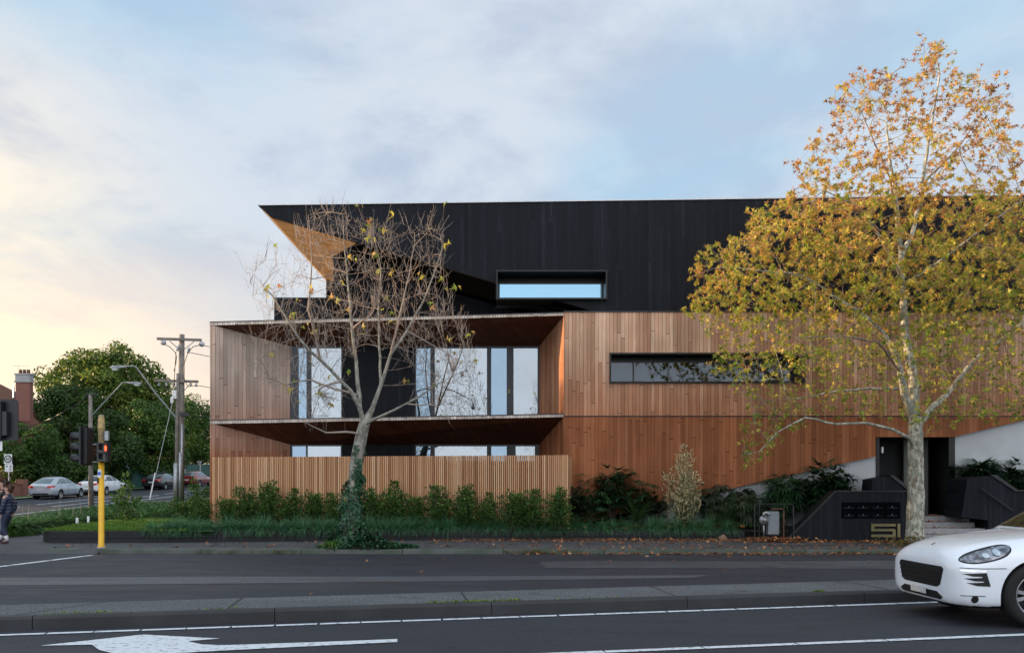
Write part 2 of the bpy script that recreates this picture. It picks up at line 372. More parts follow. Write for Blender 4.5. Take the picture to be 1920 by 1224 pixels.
M['asphalt_lt'] = asphalt('worn_asphalt', (.048, .052, .060), (.064, .068, .078))
M['asphalt_path'] = asphalt('path_asphalt', (.030, .031, .035), (.062, .066, .070), .75)
M['conc_top'] = asphalt('median_concrete', (.058, .062, .066), (.094, .099, .104), .8)
def paintmat():
    m, nt, b, o = new_mat('worn_road_paint')
    col = mk_mix(nt, mk_range(nt, noise(nt, 14, 8, posn(nt), .7), .50, .66), (.62, .66, .70, 1), (.22, .24, .26, 1))
    nt.links.new(col, b.inputs['Base Color']); b.inputs['Roughness'].default_value = .6; return m
M['paint'] = paintmat()
def grassground():
    m, nt, b, o = new_mat('lawn_grass')
    f = mk_range(nt, noise(nt, 3, 6, posn(nt)), .3, .7)
    nt.links.new(mk_mix(nt, f, (.05, .11, .016, 1), (.11, .20, .03, 1)), b.inputs['Base Color'])
    b.inputs['Roughness'].default_value = .9; bump(nt, b, noise(nt, 60, 4, posn(nt)), .8, .03); return m
M['lawn'] = grassground()
M['gnd'] = simple('rough_grass', (.035, .055, .018), .95, 0, .4, .8, (.05, .045, .025), .5)
M['bark_pale'] = None
def barkmat(name, a, bcol, ccol, s=1.):
    m, nt, b, o = new_mat(name); v = posn(nt, (1, 1, .55))
    n1 = mk_range(nt, noise(nt, 7*s, 5, v, .6), .46, .54); n2 = mk_range(nt, noise(nt, 15*s, 6, v, .6), .52, .6)
    col = mk_mix(nt, n1, c4(a), c4(bcol)); col = mk_mix(nt, n2, col, c4(ccol))
    nt.links.new(col, b.inputs['Base Color']); b.inputs['Roughness'].default_value = .85
    bump(nt, b, noise(nt, 14*s, 5, v), .5, .02); return m
M['bark_pale'] = barkmat('mottled_plane_bark', (.40, .40, .33), (.22, .235, .19), (.15, .12, .085))
M['bark_grey'] = barkmat('grey_bark', (.24, .225, .19), (.15, .145, .12), (.32, .31, .27), .8)
M['twig'] = simple('pale_twig', (.34, .275, .235), .8, 0, .3, 3, bmp=0)
M['twig_dk'] = simple('brown_twig', (.27, .20, .145), .8, 0, .3, 3, bmp=0)
M['darkbark'] = simple('dark_bark', (.07, .055, .04), .9, 0, .3, 5, bmp=.5)

# ------------------------------------------------------------------ foliage helpers
def rand_rot(n, up=None, tilt=None, rg=rng):
    """random rotations; local +Y = leaf direction, +Z = leaf normal. up: bias direction (n,3) for the leaf direction"""
    d = rg.normal(size=(n, 3)); d /= np.linalg.norm(d, axis=1)[:, None]
    if up is not None: d = d*(tilt or .6)+np.asarray(up); d /= np.linalg.norm(d, axis=1)[:, None]
    a = rg.normal(size=(n, 3)); a -= d*(a*d).sum(1)[:, None]; a /= np.linalg.norm(a, axis=1)[:, None]
    return np.stack([np.cross(d, a), d, a], axis=2)
def fold(z): return z
LEAF_OVAL = (np.array([(0,0,0),(.28,.45,.06),(0,1,-.05),(-.28,.45,.06)], float), [(0,1,2,3)])
LEAF_NARROW = (np.array([(0,0,0),(.13,.45,.04),(0,1,-.1),(-.13,.45,.04)], float), [(0,1,2,3)])
LEAF_LOBED = (np.array([(0,0,0),(.62,.30,.14),(.13,.36,0),(0,1.1,-.18),(-.13,.36,0),(-.62,.30,.14),(.42,.86,.02),(-.42,.86,.02)], float),
              [(0,1,2),(0,2,3,4),(0,4,5),(0,6,2),(0,4,7)])
class LB:
    def __init__(s): s.V = []; s.L = []; s.S = []; s.R = []; s.nv = 0
    def add(s, tpl, pos, rot, scale, rnd):
        tv, tf = tpl; n = len(pos); k = len(tv)
        if n == 0: return s
        scale = np.broadcast_to(np.asarray(scale, float), (n,)) if np.ndim(scale) < 2 else scale
        if np.ndim(scale) == 1: loc = tv[None]*scale[:, None, None]
        else: loc = tv[None]*scale[:, None, :]
        v = np.einsum('nij,nkj->nki', rot, loc)+np.asarray(pos)[:, None, :]
        base = s.nv+np.arange(n)*k
        for f in tf:
            s.L.append((base[:, None]+np.array(f)[None]).ravel()); s.S.append(np.full(n, len(f))); s.R.append(np.broadcast_to(rnd, (n,)))
        s.V.append(v.reshape(-1, 3)); s.nv += n*k; return s
    def raw(s, v, faces, rnd):
        v = np.asarray(v, float)
        for f in faces: s.L.append(np.array(f)+s.nv); s.S.append(np.array([len(f)])); s.R.append(np.array([rnd]))
        s.V.append(v); s.nv += len(v); return s
    def build(s, name, m, parent=None, loc=None, local=False, smooth=False):
        me = bpy.data.meshes.new(name); V = np.concatenate(s.V); L = np.concatenate(s.L).astype(np.int32); S = np.concatenate(s.S).astype(np.int32)
        me.vertices.add(len(V)); me.vertices.foreach_set('co', V.ravel().astype(np.float32))
        me.loops.add(len(L)); me.loops.foreach_set('vertex_index', L)
        me.polygons.add(len(S)); st = np.concatenate([[0], np.cumsum(S)[:-1]]).astype(np.int32)
        me.polygons.foreach_set('loop_start', st); me.polygons.foreach_set('loop_total', S)
        at = me.attributes.new('rnd', 'FLOAT', 'FACE'); at.data.foreach_set('value', np.concatenate(s.R).astype(np.float32))
        me.update(calc_edges=True); me.validate()
        return link_mesh(name, me, m, parent, loc, local, smooth)

def blade(lb, base, d, length, width, droop, r, seg=4):
    """a strap leaf: bends from its start direction toward the ground"""
    d = np.array(d, float); d /= np.linalg.norm(d); side = np.cross(d, (0, 0, 1.0)); n = np.linalg.norm(side)
    side = side/n if n > 1e-3 else np.array((1., 0, 0)); p = np.array(base, float); v = []
    for i in range(seg+1):
        t = i/seg; w = width*(1-t**2)*.5+.0006
        v += [p-side*w, p+side*w]
        d = d+np.array((0, 0, -droop/seg)); d /= np.linalg.norm(d); p = p+d*length/seg
    lb.raw(v, [(2*i, 2*i+1, 2*i+3, 2*i+2) for i in range(seg)], r)

# ---- space colonisation tree
def colonize(nodes, par, att, step, kill, infl, iters, jit=.15, rg=rng, trop=(0, 0, 0)):
    P_ = [np.array(p, float) for p in nodes]; par = list(par); att = np.array(att, float)
    N0 = np.array(P_); d = np.linalg.norm(att[:, None]-N0[None], axis=2); near = d.argmin(1); dist = d.min(1); alive = dist > kill
    trop = np.array(trop, float)
    for it in range(iters):
        act = alive & (dist < infl)
        if not act.any(): break
        dirs = att[act]-np.array(P_)[near[act]]; dirs /= np.linalg.norm(dirs, axis=1)[:, None]
        idx = near[act]; u, inv_ = np.unique(idx, return_inverse=True); acc = np.zeros((len(u), 3)); np.add.at(acc, inv_, dirs)
        acc /= np.linalg.norm(acc, axis=1)[:, None]+1e-6
        acc = acc+rg.normal(size=acc.shape)*jit+trop; acc /= np.linalg.norm(acc, axis=1)[:, None]
        new = np.array(P_)[u]+acc*step; s0 = len(P_)
        for k in range(len(u)): P_.append(new[k]); par.append(int(u[k]))
        dn = np.linalg.norm(att[alive][:, None]-new[None], axis=2); m = dn.min(1); am = dn.argmin(1)+s0
        ai = np.where(alive)[0]; better = m < dist[ai]; dist[ai[better]] = m[better]; near[ai[better]] = am[better]
        alive &= dist > kill
    return np.array(P_), par
def radii(P_, par, tip, ex, minr=None, manual=None):
    n = len(P_); r = np.zeros(n); ch = [[] for _ in range(n)]
    for i, p in enumerate(par):
        if p >= 0: ch[p].append(i)
    order = list(range(n)); depth = np.zeros(n, int)
    for i in range(n):
        if par[i] >= 0: depth[i] = depth[par[i]]+1
    for i in np.argsort(-depth, kind='stable'):
        r[i] = tip if not ch[i] else (sum(r[c]**ex for c in ch[i]))**(1/ex)
    if manual:
        for i, v in manual.items(): r[i] = v
    return r, ch
def chains(P_, par, r, ch):
    """list of (points, radii) following the thickest child"""
    out = []; stack = [(0, -1)]
    while stack:
        i, p = stack.pop(); pts = []; rr = []
        if p >= 0: pts.append(P_[p]); rr.append(min(r[p], r[i]*1.15))
        while True:
            pts.append(P_[i]); rr.append(r[i])
            if not ch[i]: break
            c = sorted(ch[i], key=lambda k: -r[k])
            for k in c[1:]: stack.append((k, i))
            i = c[0]
        out.append((pts, rr))
    return out
def inpoly(x, y, poly):
    c = np.zeros(len(x), bool); n = len(poly); j = n-1
    for i in range(n):
        xi, yi = poly[i]; xj, yj = poly[j]
        m = ((yi > y) != (yj > y)) & (x < (xj-xi)*(y-yi)/((yj-yi) or 1e-9)+xi); c ^= m; j = i
    return c
def attractors(poly, D, depth, n, cx, halfw, dens=None, rg=rng):
    """points filling a crown: silhouette polygon (photo pixels at distance D), depth as an ellipse around the trunk"""
    xs = [p[0] for p in poly]; ys = [p[1] for p in poly]; out = []
    while len(out) < n:
        x = rg.uniform(min(xs), max(xs), 4000); y = rg.uniform(min(ys), max(ys), 4000)
        k = inpoly(x, y, poly)
        if dens is not None: k &= rg.uniform(size=4000) < dens(x, y)
        x = x[k]; y = y[k]; e = np.sqrt(np.clip(1-((x-cx)/halfw)**2, .06, 1))
        dd = D+rg.uniform(-1, 1, len(x))*depth*e
        out += [tuple(P(a, c, b)) for a, b, c in zip(x, dd, y)]
    return np.array(out[:n])
def wood_mesh(mb, chs, nside=lambda r: 8 if r > .05 else (5 if r > .015 else 3), jitter=0):
    for pts, rr in chs:
        k = nside(max(rr)); mb.tube(pts, [max(x, .0025) for x in rr], k, cap=False)

# ------------------------------------------------------------------ ground
def gz(y): return 0.0 if y < 31 else (.034*(y-31) if y < 130 else 3.366)
YS = [20.3, 22, 24, 26, 28, 31, 34, 38, 45, 55, 65, 80, 100, 130, 180, 260, 420]
def strip(name, x0, x1, off, m, ys, label=None, kind='structure', xf=None):
    mb = MB()
    for a, b in zip(ys[:-1], ys[1:]):
        xa0, xa1 = (x0, x1) if xf is None else xf(a); xb0, xb1 = (x0, x1) if xf is None else xf(b)
        mb.poly([(xa0, a, gz(a)+off), (xa1, a, gz(a)+off), (xb1, b, gz(b)+off), (xb0, b, gz(b)+off)])
    return tag(mb.build(name, m), kind=kind)
mb = MB(); ysg = [-120, -30, 20.3]+YS[1:]+[1400]
for a, b in zip(ysg[:-1], ysg[1:]): mb.poly([(-900, a, gz(a)-.03), (900, a, gz(a)-.03), (900, b, gz(b)-.03), (-900, b, gz(b)-.03)])
tag(mb.build('ground', M['gnd']), kind='structure')
mb = MB(); mb.poly([(-300, -14, 0), (300, -14, 0), (300, 20.3, 0), (-300, 20.3, 0)])
tag(mb.build('road', M['asphalt']), kind='structure')
SX0, SX1 = -31.2, -19.3
strip('side_road', SX0, SX1, .004, M['asphalt'], [20.3]+YS[1:-1])
# worn lighter track along the far carriageway
mb = MB(); mb.poly([G(-500, 1083), G(0, 1083), G(420, 1081), G(900, 1080), G(1330, 1078), G(1300, 1083), G(860, 1089), (G(420, 1094)), G(0, 1097), G(-500, 1098)])
o = mb.build('road_track', M['asphalt_lt']); o.location.z += .004; tag(o, kind='structure')
mb = MB(); mb.poly([G(1010, 1052), G(1700, 1051), G(2300, 1051), G(2300, 1066), G(1700, 1066), G(1022, 1064)])
o = mb.build('road_patch', M['asphalt_path']); o.location.z += .0035; tag(o, kind='structure')
# white lines: median edge line (short dashes close together), lane line, side street lines, turn arrow
def dashed(name, a, b, w, dash, gap, z=.008, skew=.02):
    a = Vector(a); b = Vector(b); d = (b-a); L = d.length; d.normalize(); n = Vector((-d.y, d.x, 0)); mb = MB(); t = 0
    while t < L:
        e = min(t+dash, L); j = random.uniform(-skew, skew)
        p, q = a+d*t, a+d*e; mb.poly([p-n*w/2+Vector((0, 0, z)), q-n*w/2+d*j+Vector((0, 0, z)), q+n*w/2+Vector((0, 0, z)), p+n*w/2+d*j+Vector((0, 0, z))]); t = e+gap
    return tag(mb.build(name, M['paint']), kind='structure')
e0, e1 = G(0, 1191), G(1730, 1130); de = (e1-e0)/(e1-e0).length
dashed('road_marking', e0-de*14, e1+de*22, .10, .46, .022)
l0, l1 = G(1090, 1224), G(1920, 1190); dl = (l1-l0)/(l1-l0).length
dashed('road_marking', l0-dl*12, l1+dl*20, .105, 1.0, .02)
mb = MB()
arr = [(75,1211),(172,1209),(186,1219),(215,1226),(262,1229),(420,1220),(560,1213),(745,1204),(745,1198.5),(600,1204),(480,1208),(420,1210),(378,1208.5),(352,1202.5),(412,1197.5),(268,1190)]
mb.poly([G(x, y)+Vector((0, 0, .008)) for x, y in arr]); tag(mb.build('road_arrow', M['paint']), kind='structure')
s0, s1 = G(-160, 1082), G(172, 1041); dashed('road_marking', s0, s1, .16, 1.1, .06)
mb = MB()
for (xa, xb, ya, yb) in [(-26.6, -26.45, 33, 46), (-23.2, -23.05, 31, 60), (-25.3, -25.15, 62, 75), (-26.8, -26.65, 48, 58), (-24.9, -24.75, 46, 60), (-30.9, -19.6, 30.4, 30.9)]:
    yy = np.linspace(ya, yb, 6)
    for a, b in zip(yy[:-1], yy[1:]): mb.poly([(xa, a, gz(a)+.012), (xb, a, gz(a)+.012), (xb, b, gz(b)+.012), (xa, b, gz(b)+.012)])
tag(mb.build('road_marking', M['paint']), kind='structure')
# median island
mf0, mf1 = Vector((-5.7, 9.48, 0)), Vector((5.43, 11.9, 0)); dm = (mf1-mf0).normalized(); nm = Vector((-dm.y, dm.x, 0))
mb0, mb1 = Vector((-6.3, 10.5, 0)), Vector((6.1, 13.4, 0)); db = (mb1-mb0).normalized()
A, B = mf0-dm*16, mf0+dm*36; Cc, Dd = mb0+db*34.5, mb0-db*15
kw = nm*.16
mb = MB(); mb.prism([A+kw, B+kw, Cc, Dd], (0, 0, .146)); tag(mb.build('median_island', M['conc_top']), kind='structure')
mb = MB(); t = -16+.62
while t < 36:
    L = 2.62; p = mf0+dm*t; q = mf0+dm*(t+L-.009); up = Vector((0, 0, .15)); ch_ = nm*.03
    mb.prism([p-Vector((0,0,.05)), p+ch_*.3+Vector((0,0,.12)), p+ch_+up, p+kw*.99+up, p+kw*.99-Vector((0,0,.05))], q-p, r=random.random()); t += L
tag(mb.build('median_kerb', M['kerb_dk']), kind='structure')
mb = MB()
for t in (-4.2, .1, 2.4, 5.3, 8.1, 11.3, 15): # dark joints sawn across the island top
    p = mf0+dm*t+kw; q = mb0+db*(t+.6+(0.5 if t < 1 else -.15)); w = dm*.012
    mb.poly([p-w+Vector((0,0,.1485)), p+w+Vector((0,0,.1485)), q+w+Vector((0,0,.1485)), q-w+Vector((0,0,.1485))])
tag(mb.build('median_joint', M['soil']), kind='structure')
# moss along the island's kerb joint
lb = LB()
for (xa, xb, n) in ((-5.3, -4.6, 70), (-3.7, -3.1, 30), (-1.0, .15, 260), (.2, 2.2, 30), (4.2, 4.35, 60)):
    tt = rng.uniform(xa, xb, n)-mf0.x; pts = np.array([list(mf0+dm*(t/dm.x)+kw*random.uniform(.9, 1.25)+Vector((0, 0, .147))) for t in tt])
    lb.add(LEAF_OVAL, pts, rand_rot(n, np.tile((0, 0, 1.), (n, 1)), .9), rng.uniform(.015, .04, n), rng.uniform(0, 1, n))
M['moss'] = leafmat('moss', [(0, (.06, .10, .01)), (.5, (.13, .20, .02)), (1, (.22, .28, .04))], .8, .1)
tag(lb.build('moss', M['moss']), kind='stuff')
# far kerb + footpath
KY = 20.3
mb = MB(); x = -9.8
while x < 34:
    L = 2.4; mb.prism([(x, KY, -.02), (x, KY+.02, .09), (x, KY+.035, .105), (x, KY+.30, .115), (x, KY+.30, -.02)], (L-.015, 0, 0), r=random.random()); x += L
arc = [(-13.7-5.6*math.sin(q), KY+5.6*(1-math.cos(q))) for q in np.linspace(0, math.pi/2, 9)]
arci = [(-13.7-5.3*math.sin(q), KY+5.6-5.3*math.cos(q)) for q in np.linspace(0, math.pi/2, 9)]
for k in range(8):
    mb.add([arc[k]+(-.02,), arc[k+1]+(-.02,), arci[k+1]+(-.02,), arci[k]+(-.02,), arc[k]+(.11,), arc[k+1]+(.11,), arci[k+1]+(.11,), arci[k]+(.11,)], [(0,3,2,1),(4,5,6,7),(0,1,5,4),(1,2,6,5),(2,3,7,6),(3,0,4,7)], random.random())
tag(mb.build('kerb', M['kerb']), kind='structure')
mb = MB(); fy = KY+.29
mb.poly([(-9.9, fy, .111), (45, fy, .111), (45, 24.8, .111), (-9.9, 24.8, .111)])
mb.poly([(-9.9, KY+1.1, .111), (-9.9, 24.8, .111), (-19, 24.8, .111), (-13.6, KY+1.1, .111)][:2]+[(-19.0, 24.8, .111)]+[(x, y, .111) for x, y in arci[::-1] if y > KY+1.1 and y < 24.8]+[(-13.7, KY+1.1, .111)])
mb.poly([(-9.9, KY-.02, .003), (-9.9, KY+1.1, .111), (-13.7, KY+1.1, .111), (-13.7, KY-.02, .003)])
mb.poly([(-13.7, fy, .111), (-13.7, KY+1.1, .111)]+[(x, y, .111) for x, y in arci if y <= KY+1.1 and y > fy+.02][::-1])
mb.poly([(-13.2, 24.8, .111), (-19.0, 24.8, .111), (-19.0, 32, .111), (-13.2, 32, .111)])
tag(mb.build('footpath', M['asphalt_path']), kind='structure')
strip('side_path', -15.6, -13.6, .2, M['conc_lt'], [28, 31, 34, 38, 45, 55], xf=lambda y: (-15.4, -14.0) if y > 27 else (-15.0, -13.4))
# lawn: retained by the sleepers, gently crowned
mb = MB()
for (a, b, za, zb) in ((22.75, 25, .41, .47), (25, 29, .47, .45), (29, 34, .45, .30), (34, 60, .30, 1.15)):
    mb.poly([(-12.55-.12*(a-22.75), a, za), (-8.0, a, za), (-8.0, b, zb), (-12.55-.12*(b-22.75), b, zb)])
tag(mb.build('lawn', M['lawn']), kind='structure')
# garden bed in front of the building
mb = MB(); mb.poly([(-10.6, 22.75, .40), (-8, 23.0, .405), (0, 24.15, .36), (6.45, 24.15, .35), (6.45, 27, .55), (-9.4, 27, .5)])
mb.poly([(6.45, 24.15, .35), (7.6, 24.15, .3), (13, 25.4, .4), (13, 27, .5), (6.45, 27, .55)])
tag(mb.build('garden_bed', M['soil']), kind='structure')
# sleeper edging
def edging():
    t = thing('sleeper_edging', 'low charred timber sleeper edging holding the garden bed along the footpath', 'garden edging', (-3, 23.5, .1))
    pts = [(-13.75, 32.5), (-13.05, 26.0), (-12.75, 23.2), (-12.2, 22.55), (-10.7, 22.6), (-5.2, 23.35), (0, 24.0), (3.3, 24.0), (6.55, 24.0)]
    tops = [.42, .45, .43, .43, .43, .41, .38, .37, .365]
    for i in range(len(pts)-1):
        a = Vector(pts[i]+(0,)); b = Vector(pts[i+1]+(0,)); d = (b-a).normalized(); n = Vector((-d.y, d.x, 0))*.075; L = (b-a).length
        k = max(1, round(L/2.4))
        for j in range(k):
            for row in range(2):
                p = a+d*(L*j/k+.004); q = a+d*(L*(j+1)/k-.004); z0 = .02+row*(tops[i]-.02)/2; z1 = z0+(tops[i]-.02)/2-.008; pr = n*(.06*row)
                mb = MB(); mb.prism([p+pr+Vector((0,0,z0)), q+pr+Vector((0,0,z0)), q+n+pr+Vector((0,0,z0)), p+n+pr+Vector((0,0,z0))], (0, 0, z1-z0)); mb.build('sleeper', M['sleeper'], t, bevel=.006)
    return t
edging()

# ------------------------------------------------------------------ the apartment building
D0 = 25.5
bld = thing('apartment_building', 'three storey apartment building clad in timber below and charred black boards above', 'apartment building', (0, 26, 0))
def fpoly(name, pts, D, m, thick=.12, parent=bld, back=True):
    mb = MB(); q = [P(x, y, D) for x, y in pts]; mb.prism(q, (0, thick, 0)); return mb.build(name, m, parent)
# upper timber wall with the long window opening (1143-1510, 661-718)
mb = MB(); XR = 2465
for pts in ([(1057.5, 584), (1143, 584), (1143, 779), (1057.5, 779)], [(1143, 584), (1510, 584), (1510, 661), (1143, 661)],
            [(1143, 718), (1510, 718), (1510, 779), (1143, 779)], [(1510, 584), (XR, 584), (XR, 779), (1510, 779)]):
    mb.prism([P(x, y, D0-.03) for x, y in pts], (0, .15, 0))
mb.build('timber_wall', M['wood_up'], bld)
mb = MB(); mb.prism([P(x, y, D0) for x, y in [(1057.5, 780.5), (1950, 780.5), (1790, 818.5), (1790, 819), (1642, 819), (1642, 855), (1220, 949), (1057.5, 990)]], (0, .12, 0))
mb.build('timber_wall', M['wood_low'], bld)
# joint and coping
mb = MB(); a = P(1057, 585.5, D0-.06); b = P(XR, 582.5, D0-.06); mb.box((a.x, a.y, b.z-.035), (b.x, a.y+.5, b.z))
a = P(1057, 781.5, D0-.028); b = P(XR, 778.3, D0-.028); mb.box((a.x, a.y+.02, a.z+.008), (b.x, a.y+.14, b.z-.003)); mb.build('flashing', M['flash'], bld)
# render walls below the raking timber
mb = MB(); a = P(1200, 840, 25.66); mb.box((a.x, 25.66, 0), (P(1642, 0, 25.66).x, 25.9, 3.68))
a = P(1790, 840, 25.66); mb.box((a.x, 25.66, 0), (24, 25.9, 3.68)); mb.build('rendered_wall', M['render'], bld)
# entry recess
xl, xr = P(1642, 0, 25.66).x, P(1790, 0, 25.66).x
mb = MB(); mb.box((xl, 27.9, .7), (xr, 28.05, 3.3)); mb.box((xl-.02, 25.9, .7), (xl, 27.9, 3.3)); mb.box((xl, 25.64, 3.08), (xr, 27.9, 3.3)); mb.box((xr-.02, 25.9, .7), (xr, 27.9, 3.3))
mb.box((xr-.19, 25.63, .74), (xr-.003, 25.9, 3.08)); mb.box((xl+.003, 25.63, .74), (xl+.1, 25.9, 3.08)); mb.build('entry_porch', M['blackm'], bld)
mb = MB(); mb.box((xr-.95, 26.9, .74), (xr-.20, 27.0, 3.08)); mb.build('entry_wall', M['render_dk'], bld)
mb = MB(); mb.box((xl+.45, 27.75, .76), (xl+1.35, 27.88, 2.95)); dr = mb.build('entry_door', M['darkin'], bld)
mb = MB(); mb.tube([(xl+1.2, 27.7, 1.5), (xl+1.2, 27.7, 2.1)], .015, 6); mb.build('handle', M['galv'], dr)
mb = MB(); mb.box((xl+.22, 25.75, 2.62), (xl+.27, 25.83, 2.80)); mb.build('wall_lamp', M['white'], bld)
# steps
mb = MB()
for i, (y0, z1) in enumerate(((23.75, .26), (24.15, .42), (24.55, .58), (24.95, .74))): mb.box((11.05, y0, .08), (13.55-.12*i, y0+.42 if i < 3 else 28, z1-.003*i), i/4)
mb.build('entry_steps', M['steps'], bld, bevel=.008)
# --- balcony recess geometry
XRf, XBr, XBl = 1.545, .895, -7.31; DB = 28.1
XL = -9.60; DL = 27.1
def z_at(py, D): return CAMZ+(HY-py)/F*D
zt_r, zt_l = z_at(585, D0), z_at(603, DL)      # top slab top edge
zu_r, zu_l = z_at(591.5, D0), z_at(610, DL)    # its underside
zb_r, zb_l = z_at(775, D0), z_at(787, DL); zc_r, zc_l = z_at(781.5, D0), z_at(794.5, DL)
zhead = z_at(649, DB); zhead2 = z_at(833, DB)
def soffit(zr, zl, zh):
    mb = MB(); fl = Vector((XL+.02, DL+.02, zl)); fr = Vector((XRf, D0+.02, zr)); br = Vector((XBr, DB, zh)); bl = Vector((XBl, DB, zh)); up = Vector((0, 0, .04))
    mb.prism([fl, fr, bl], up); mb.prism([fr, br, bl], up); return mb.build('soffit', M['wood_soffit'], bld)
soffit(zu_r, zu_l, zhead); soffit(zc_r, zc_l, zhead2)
def slab(zr, zl, ur, ul, name='slab_edge'):
    mb = MB(); a = Vector((XL, DL, 0)); b = Vector((XRf+.01, D0, 0)); Z = lambda v, z: Vector((v.x, v.y, z)); n = Vector((0, .05, 0))
    mb.add([Z(a, ul), Z(b, ur), Z(b, zr-.022), Z(a, zl-.022), Z(a, ul)+n, Z(b, ur)+n, Z(b, zr-.022)+n, Z(a, zl-.022)+n],
           [(0,3,2,1),(4,5,6,7),(0,1,5,4),(1,2,6,5),(2,3,7,6),(3,0,4,7)]); mb.build(name, M['wood_edge'], bld)
    mb = MB(); d = Vector((0, -.015, 0)); mb.add([Z(a, zl-.022)+d, Z(b, zr-.022)+d, Z(b, zr)+d, Z(a, zl)+d, Z(a, zl-.022)+n*4, Z(b, zr-.022)+n*4, Z(b, zr)+n*4, Z(a, zl)+n*4],
           [(0,3,2,1),(4,5,6,7),(0,1,5,4),(1,2,6,5),(2,3,7,6),(3,0,4,7)]); mb.build('flashing', M['flash'], bld)
slab(zt_r, zt_l, zu_r, zu_l); slab(zb_r, zb_l, zc_r, zc_l)
mb = MB(); mb.add([(XL, DL+.02, zt_l-.03), (XRf, D0+.02, zt_r-.03), (XRf, 45, zt_r-.03), (XL, 45, zt_l-.03)], [(0,1,2,3)])
mb.add([(XL, DL+.02, zb_l-.03), (XRf, D0+.02, zb_r-.03), (XBr, DB, zb_r-.03), (XBl, DB, zb_l-.03)], [(0,1,2,3)]); mb.build('balcony_floor', M['conc'], bld)
# left splayed wall: return strip + splay, upper and lower storeys
lw = XL+.17
def leftwall(z0, zfr, zbk, m):
    mb = MB(); yb = DL+.02
    mb.add([(XL, yb, z0), (lw, yb-.03, z0), (lw, yb-.03, zfr), (XL, yb, zfr)], [(0,1,2,3)])
    mb.add([(lw, yb-.03, z0), (XBl, DB, z0), (XBl, DB, zbk), (lw, yb-.03, zfr-.02)], [(0,1,2,3)])
    mb.add([(XL, yb, z0), (XL, 45, z0), (XL, 45, zfr), (XL, yb, zfr)], [(0,3,2,1)]); return mb.build('timber_wall', m, bld)
leftwall(zb_l, zu_l+.01, zhead+.02, M['wood_left']); leftwall(0.3, zc_l+.01, zhead2+.02, M['wood_leftlow'])
mb = MB()
for (z0, z1, z2) in ((zb_r-.02, zu_r, zhead+.03), (.3, zc_r, zhead2+.03)):
    mb.prism([(XRf, D0, z0), (XRf, D0, z1), (XBr, DB, z2), (XBr, DB, z0)], (.10, .02, 0))
mb.build('timber_reveal', M['wood_jamb'], bld)
# recessed back walls, black cladding, with openings
ops = [(545, 642), (778, 1011)]
mb = MB()
for (z0, z1) in ((zb_r-.03, zhead+.1), (.3, zhead2+.1)):
    for a, b in ((538, 545), (642, 778), (1011, 1018)): mb = MB(); mb.box((P(a, 0, DB).x, DB, z0), (P(b, 0, DB).x, DB+.12, z1)); mb.build('black_wall', M['black2'], bld)
def window(x0, x1, y0, z0, D, panes, blinds=(), glass='glass', fw=.055, yb=None, name='window', proud=.03, door=None):
    """frame with mullions between the panes (pixel columns at distance D); panes are sub-parts"""
    zt = z_at(y0, D); xa, xb = P(x0, 0, D).x, P(x1, 0, D).x; mb = MB(); ptop = zt-fw; e = proud
    mb.box((xa, D-e, ptop), (xb, D+.10, zt)); mb.box((xa, D-e, z0), (xb, D+.10, z0+fw*.8))
    edges = [xa]+[v for a, b in panes for v in (P(a, 0, D).x, P(b, 0, D).x)]+[xb]
    for k in range(0, len(edges), 2):
        if edges[k+1]-edges[k] > .004: mb.box((edges[k], D-e+.002, z0+fw*.8), (edges[k+1], D+.10, ptop))
    w = mb.build(name, M['frame'], bld)
    for i, (a, b) in enumerate(panes):
        X0, X1 = P(a, 0, D).x, P(b, 0, D).x; pb = MB(); pb.box((X0, D+.03, z0+fw*.8), (X1, D+.04, ptop)); pb.build('pane', M[glass if b-a > 30 else 'glass_b'], w)
        if i in blinds: pb = MB(); pb.box((X0, D+.14, z0+.02), (X1, D+.15, ptop)); pb.build('blind', M['blind'], w)
    return w
zf = zb_r-.03
window(545, 642, 649, zf, DB, [(559, 575), (583, 640)], (0, 1)); 
w2 = window(778, 1011, 649, zf, DB, [(780, 807), (815, 913), (921, 950), (963, 1008)], (0, 2))
mb = MB(); a = P(954.5, 733, DB-.07); mb.box((a.x-.03, a.y, a.z-.07), (a.x+.03, a.y+.05, a.z+.07)); mb.build('handle', M['bronze'], w2)
mb = MB(); a = P(880, 700, DB+.2); mb.box((P(814, 0, DB).x+1.2, DB+.16, zf), (P(913, 0, DB).x, DB+.17, zhead)); mb.build('curtain', M['curtain'], w2)
window(545, 642, 833, .5, DB, [(547, 574), (576, 639)], (0, 1)); window(778, 1011, 833, .5, DB, [(780, 807), (815, 913), (921, 950), (967, 1003)], (2, 3))
# interior behind the glass: dark rooms with pale ceilings
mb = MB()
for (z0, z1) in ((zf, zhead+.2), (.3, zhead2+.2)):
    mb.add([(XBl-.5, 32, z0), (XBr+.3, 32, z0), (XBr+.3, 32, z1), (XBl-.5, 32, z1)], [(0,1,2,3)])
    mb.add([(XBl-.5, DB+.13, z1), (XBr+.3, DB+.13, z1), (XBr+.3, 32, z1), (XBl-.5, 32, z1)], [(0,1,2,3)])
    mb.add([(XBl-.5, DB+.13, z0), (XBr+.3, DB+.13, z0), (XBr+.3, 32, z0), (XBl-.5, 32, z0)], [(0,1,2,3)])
mb.build('interior_wall', M['render_dk'], bld)
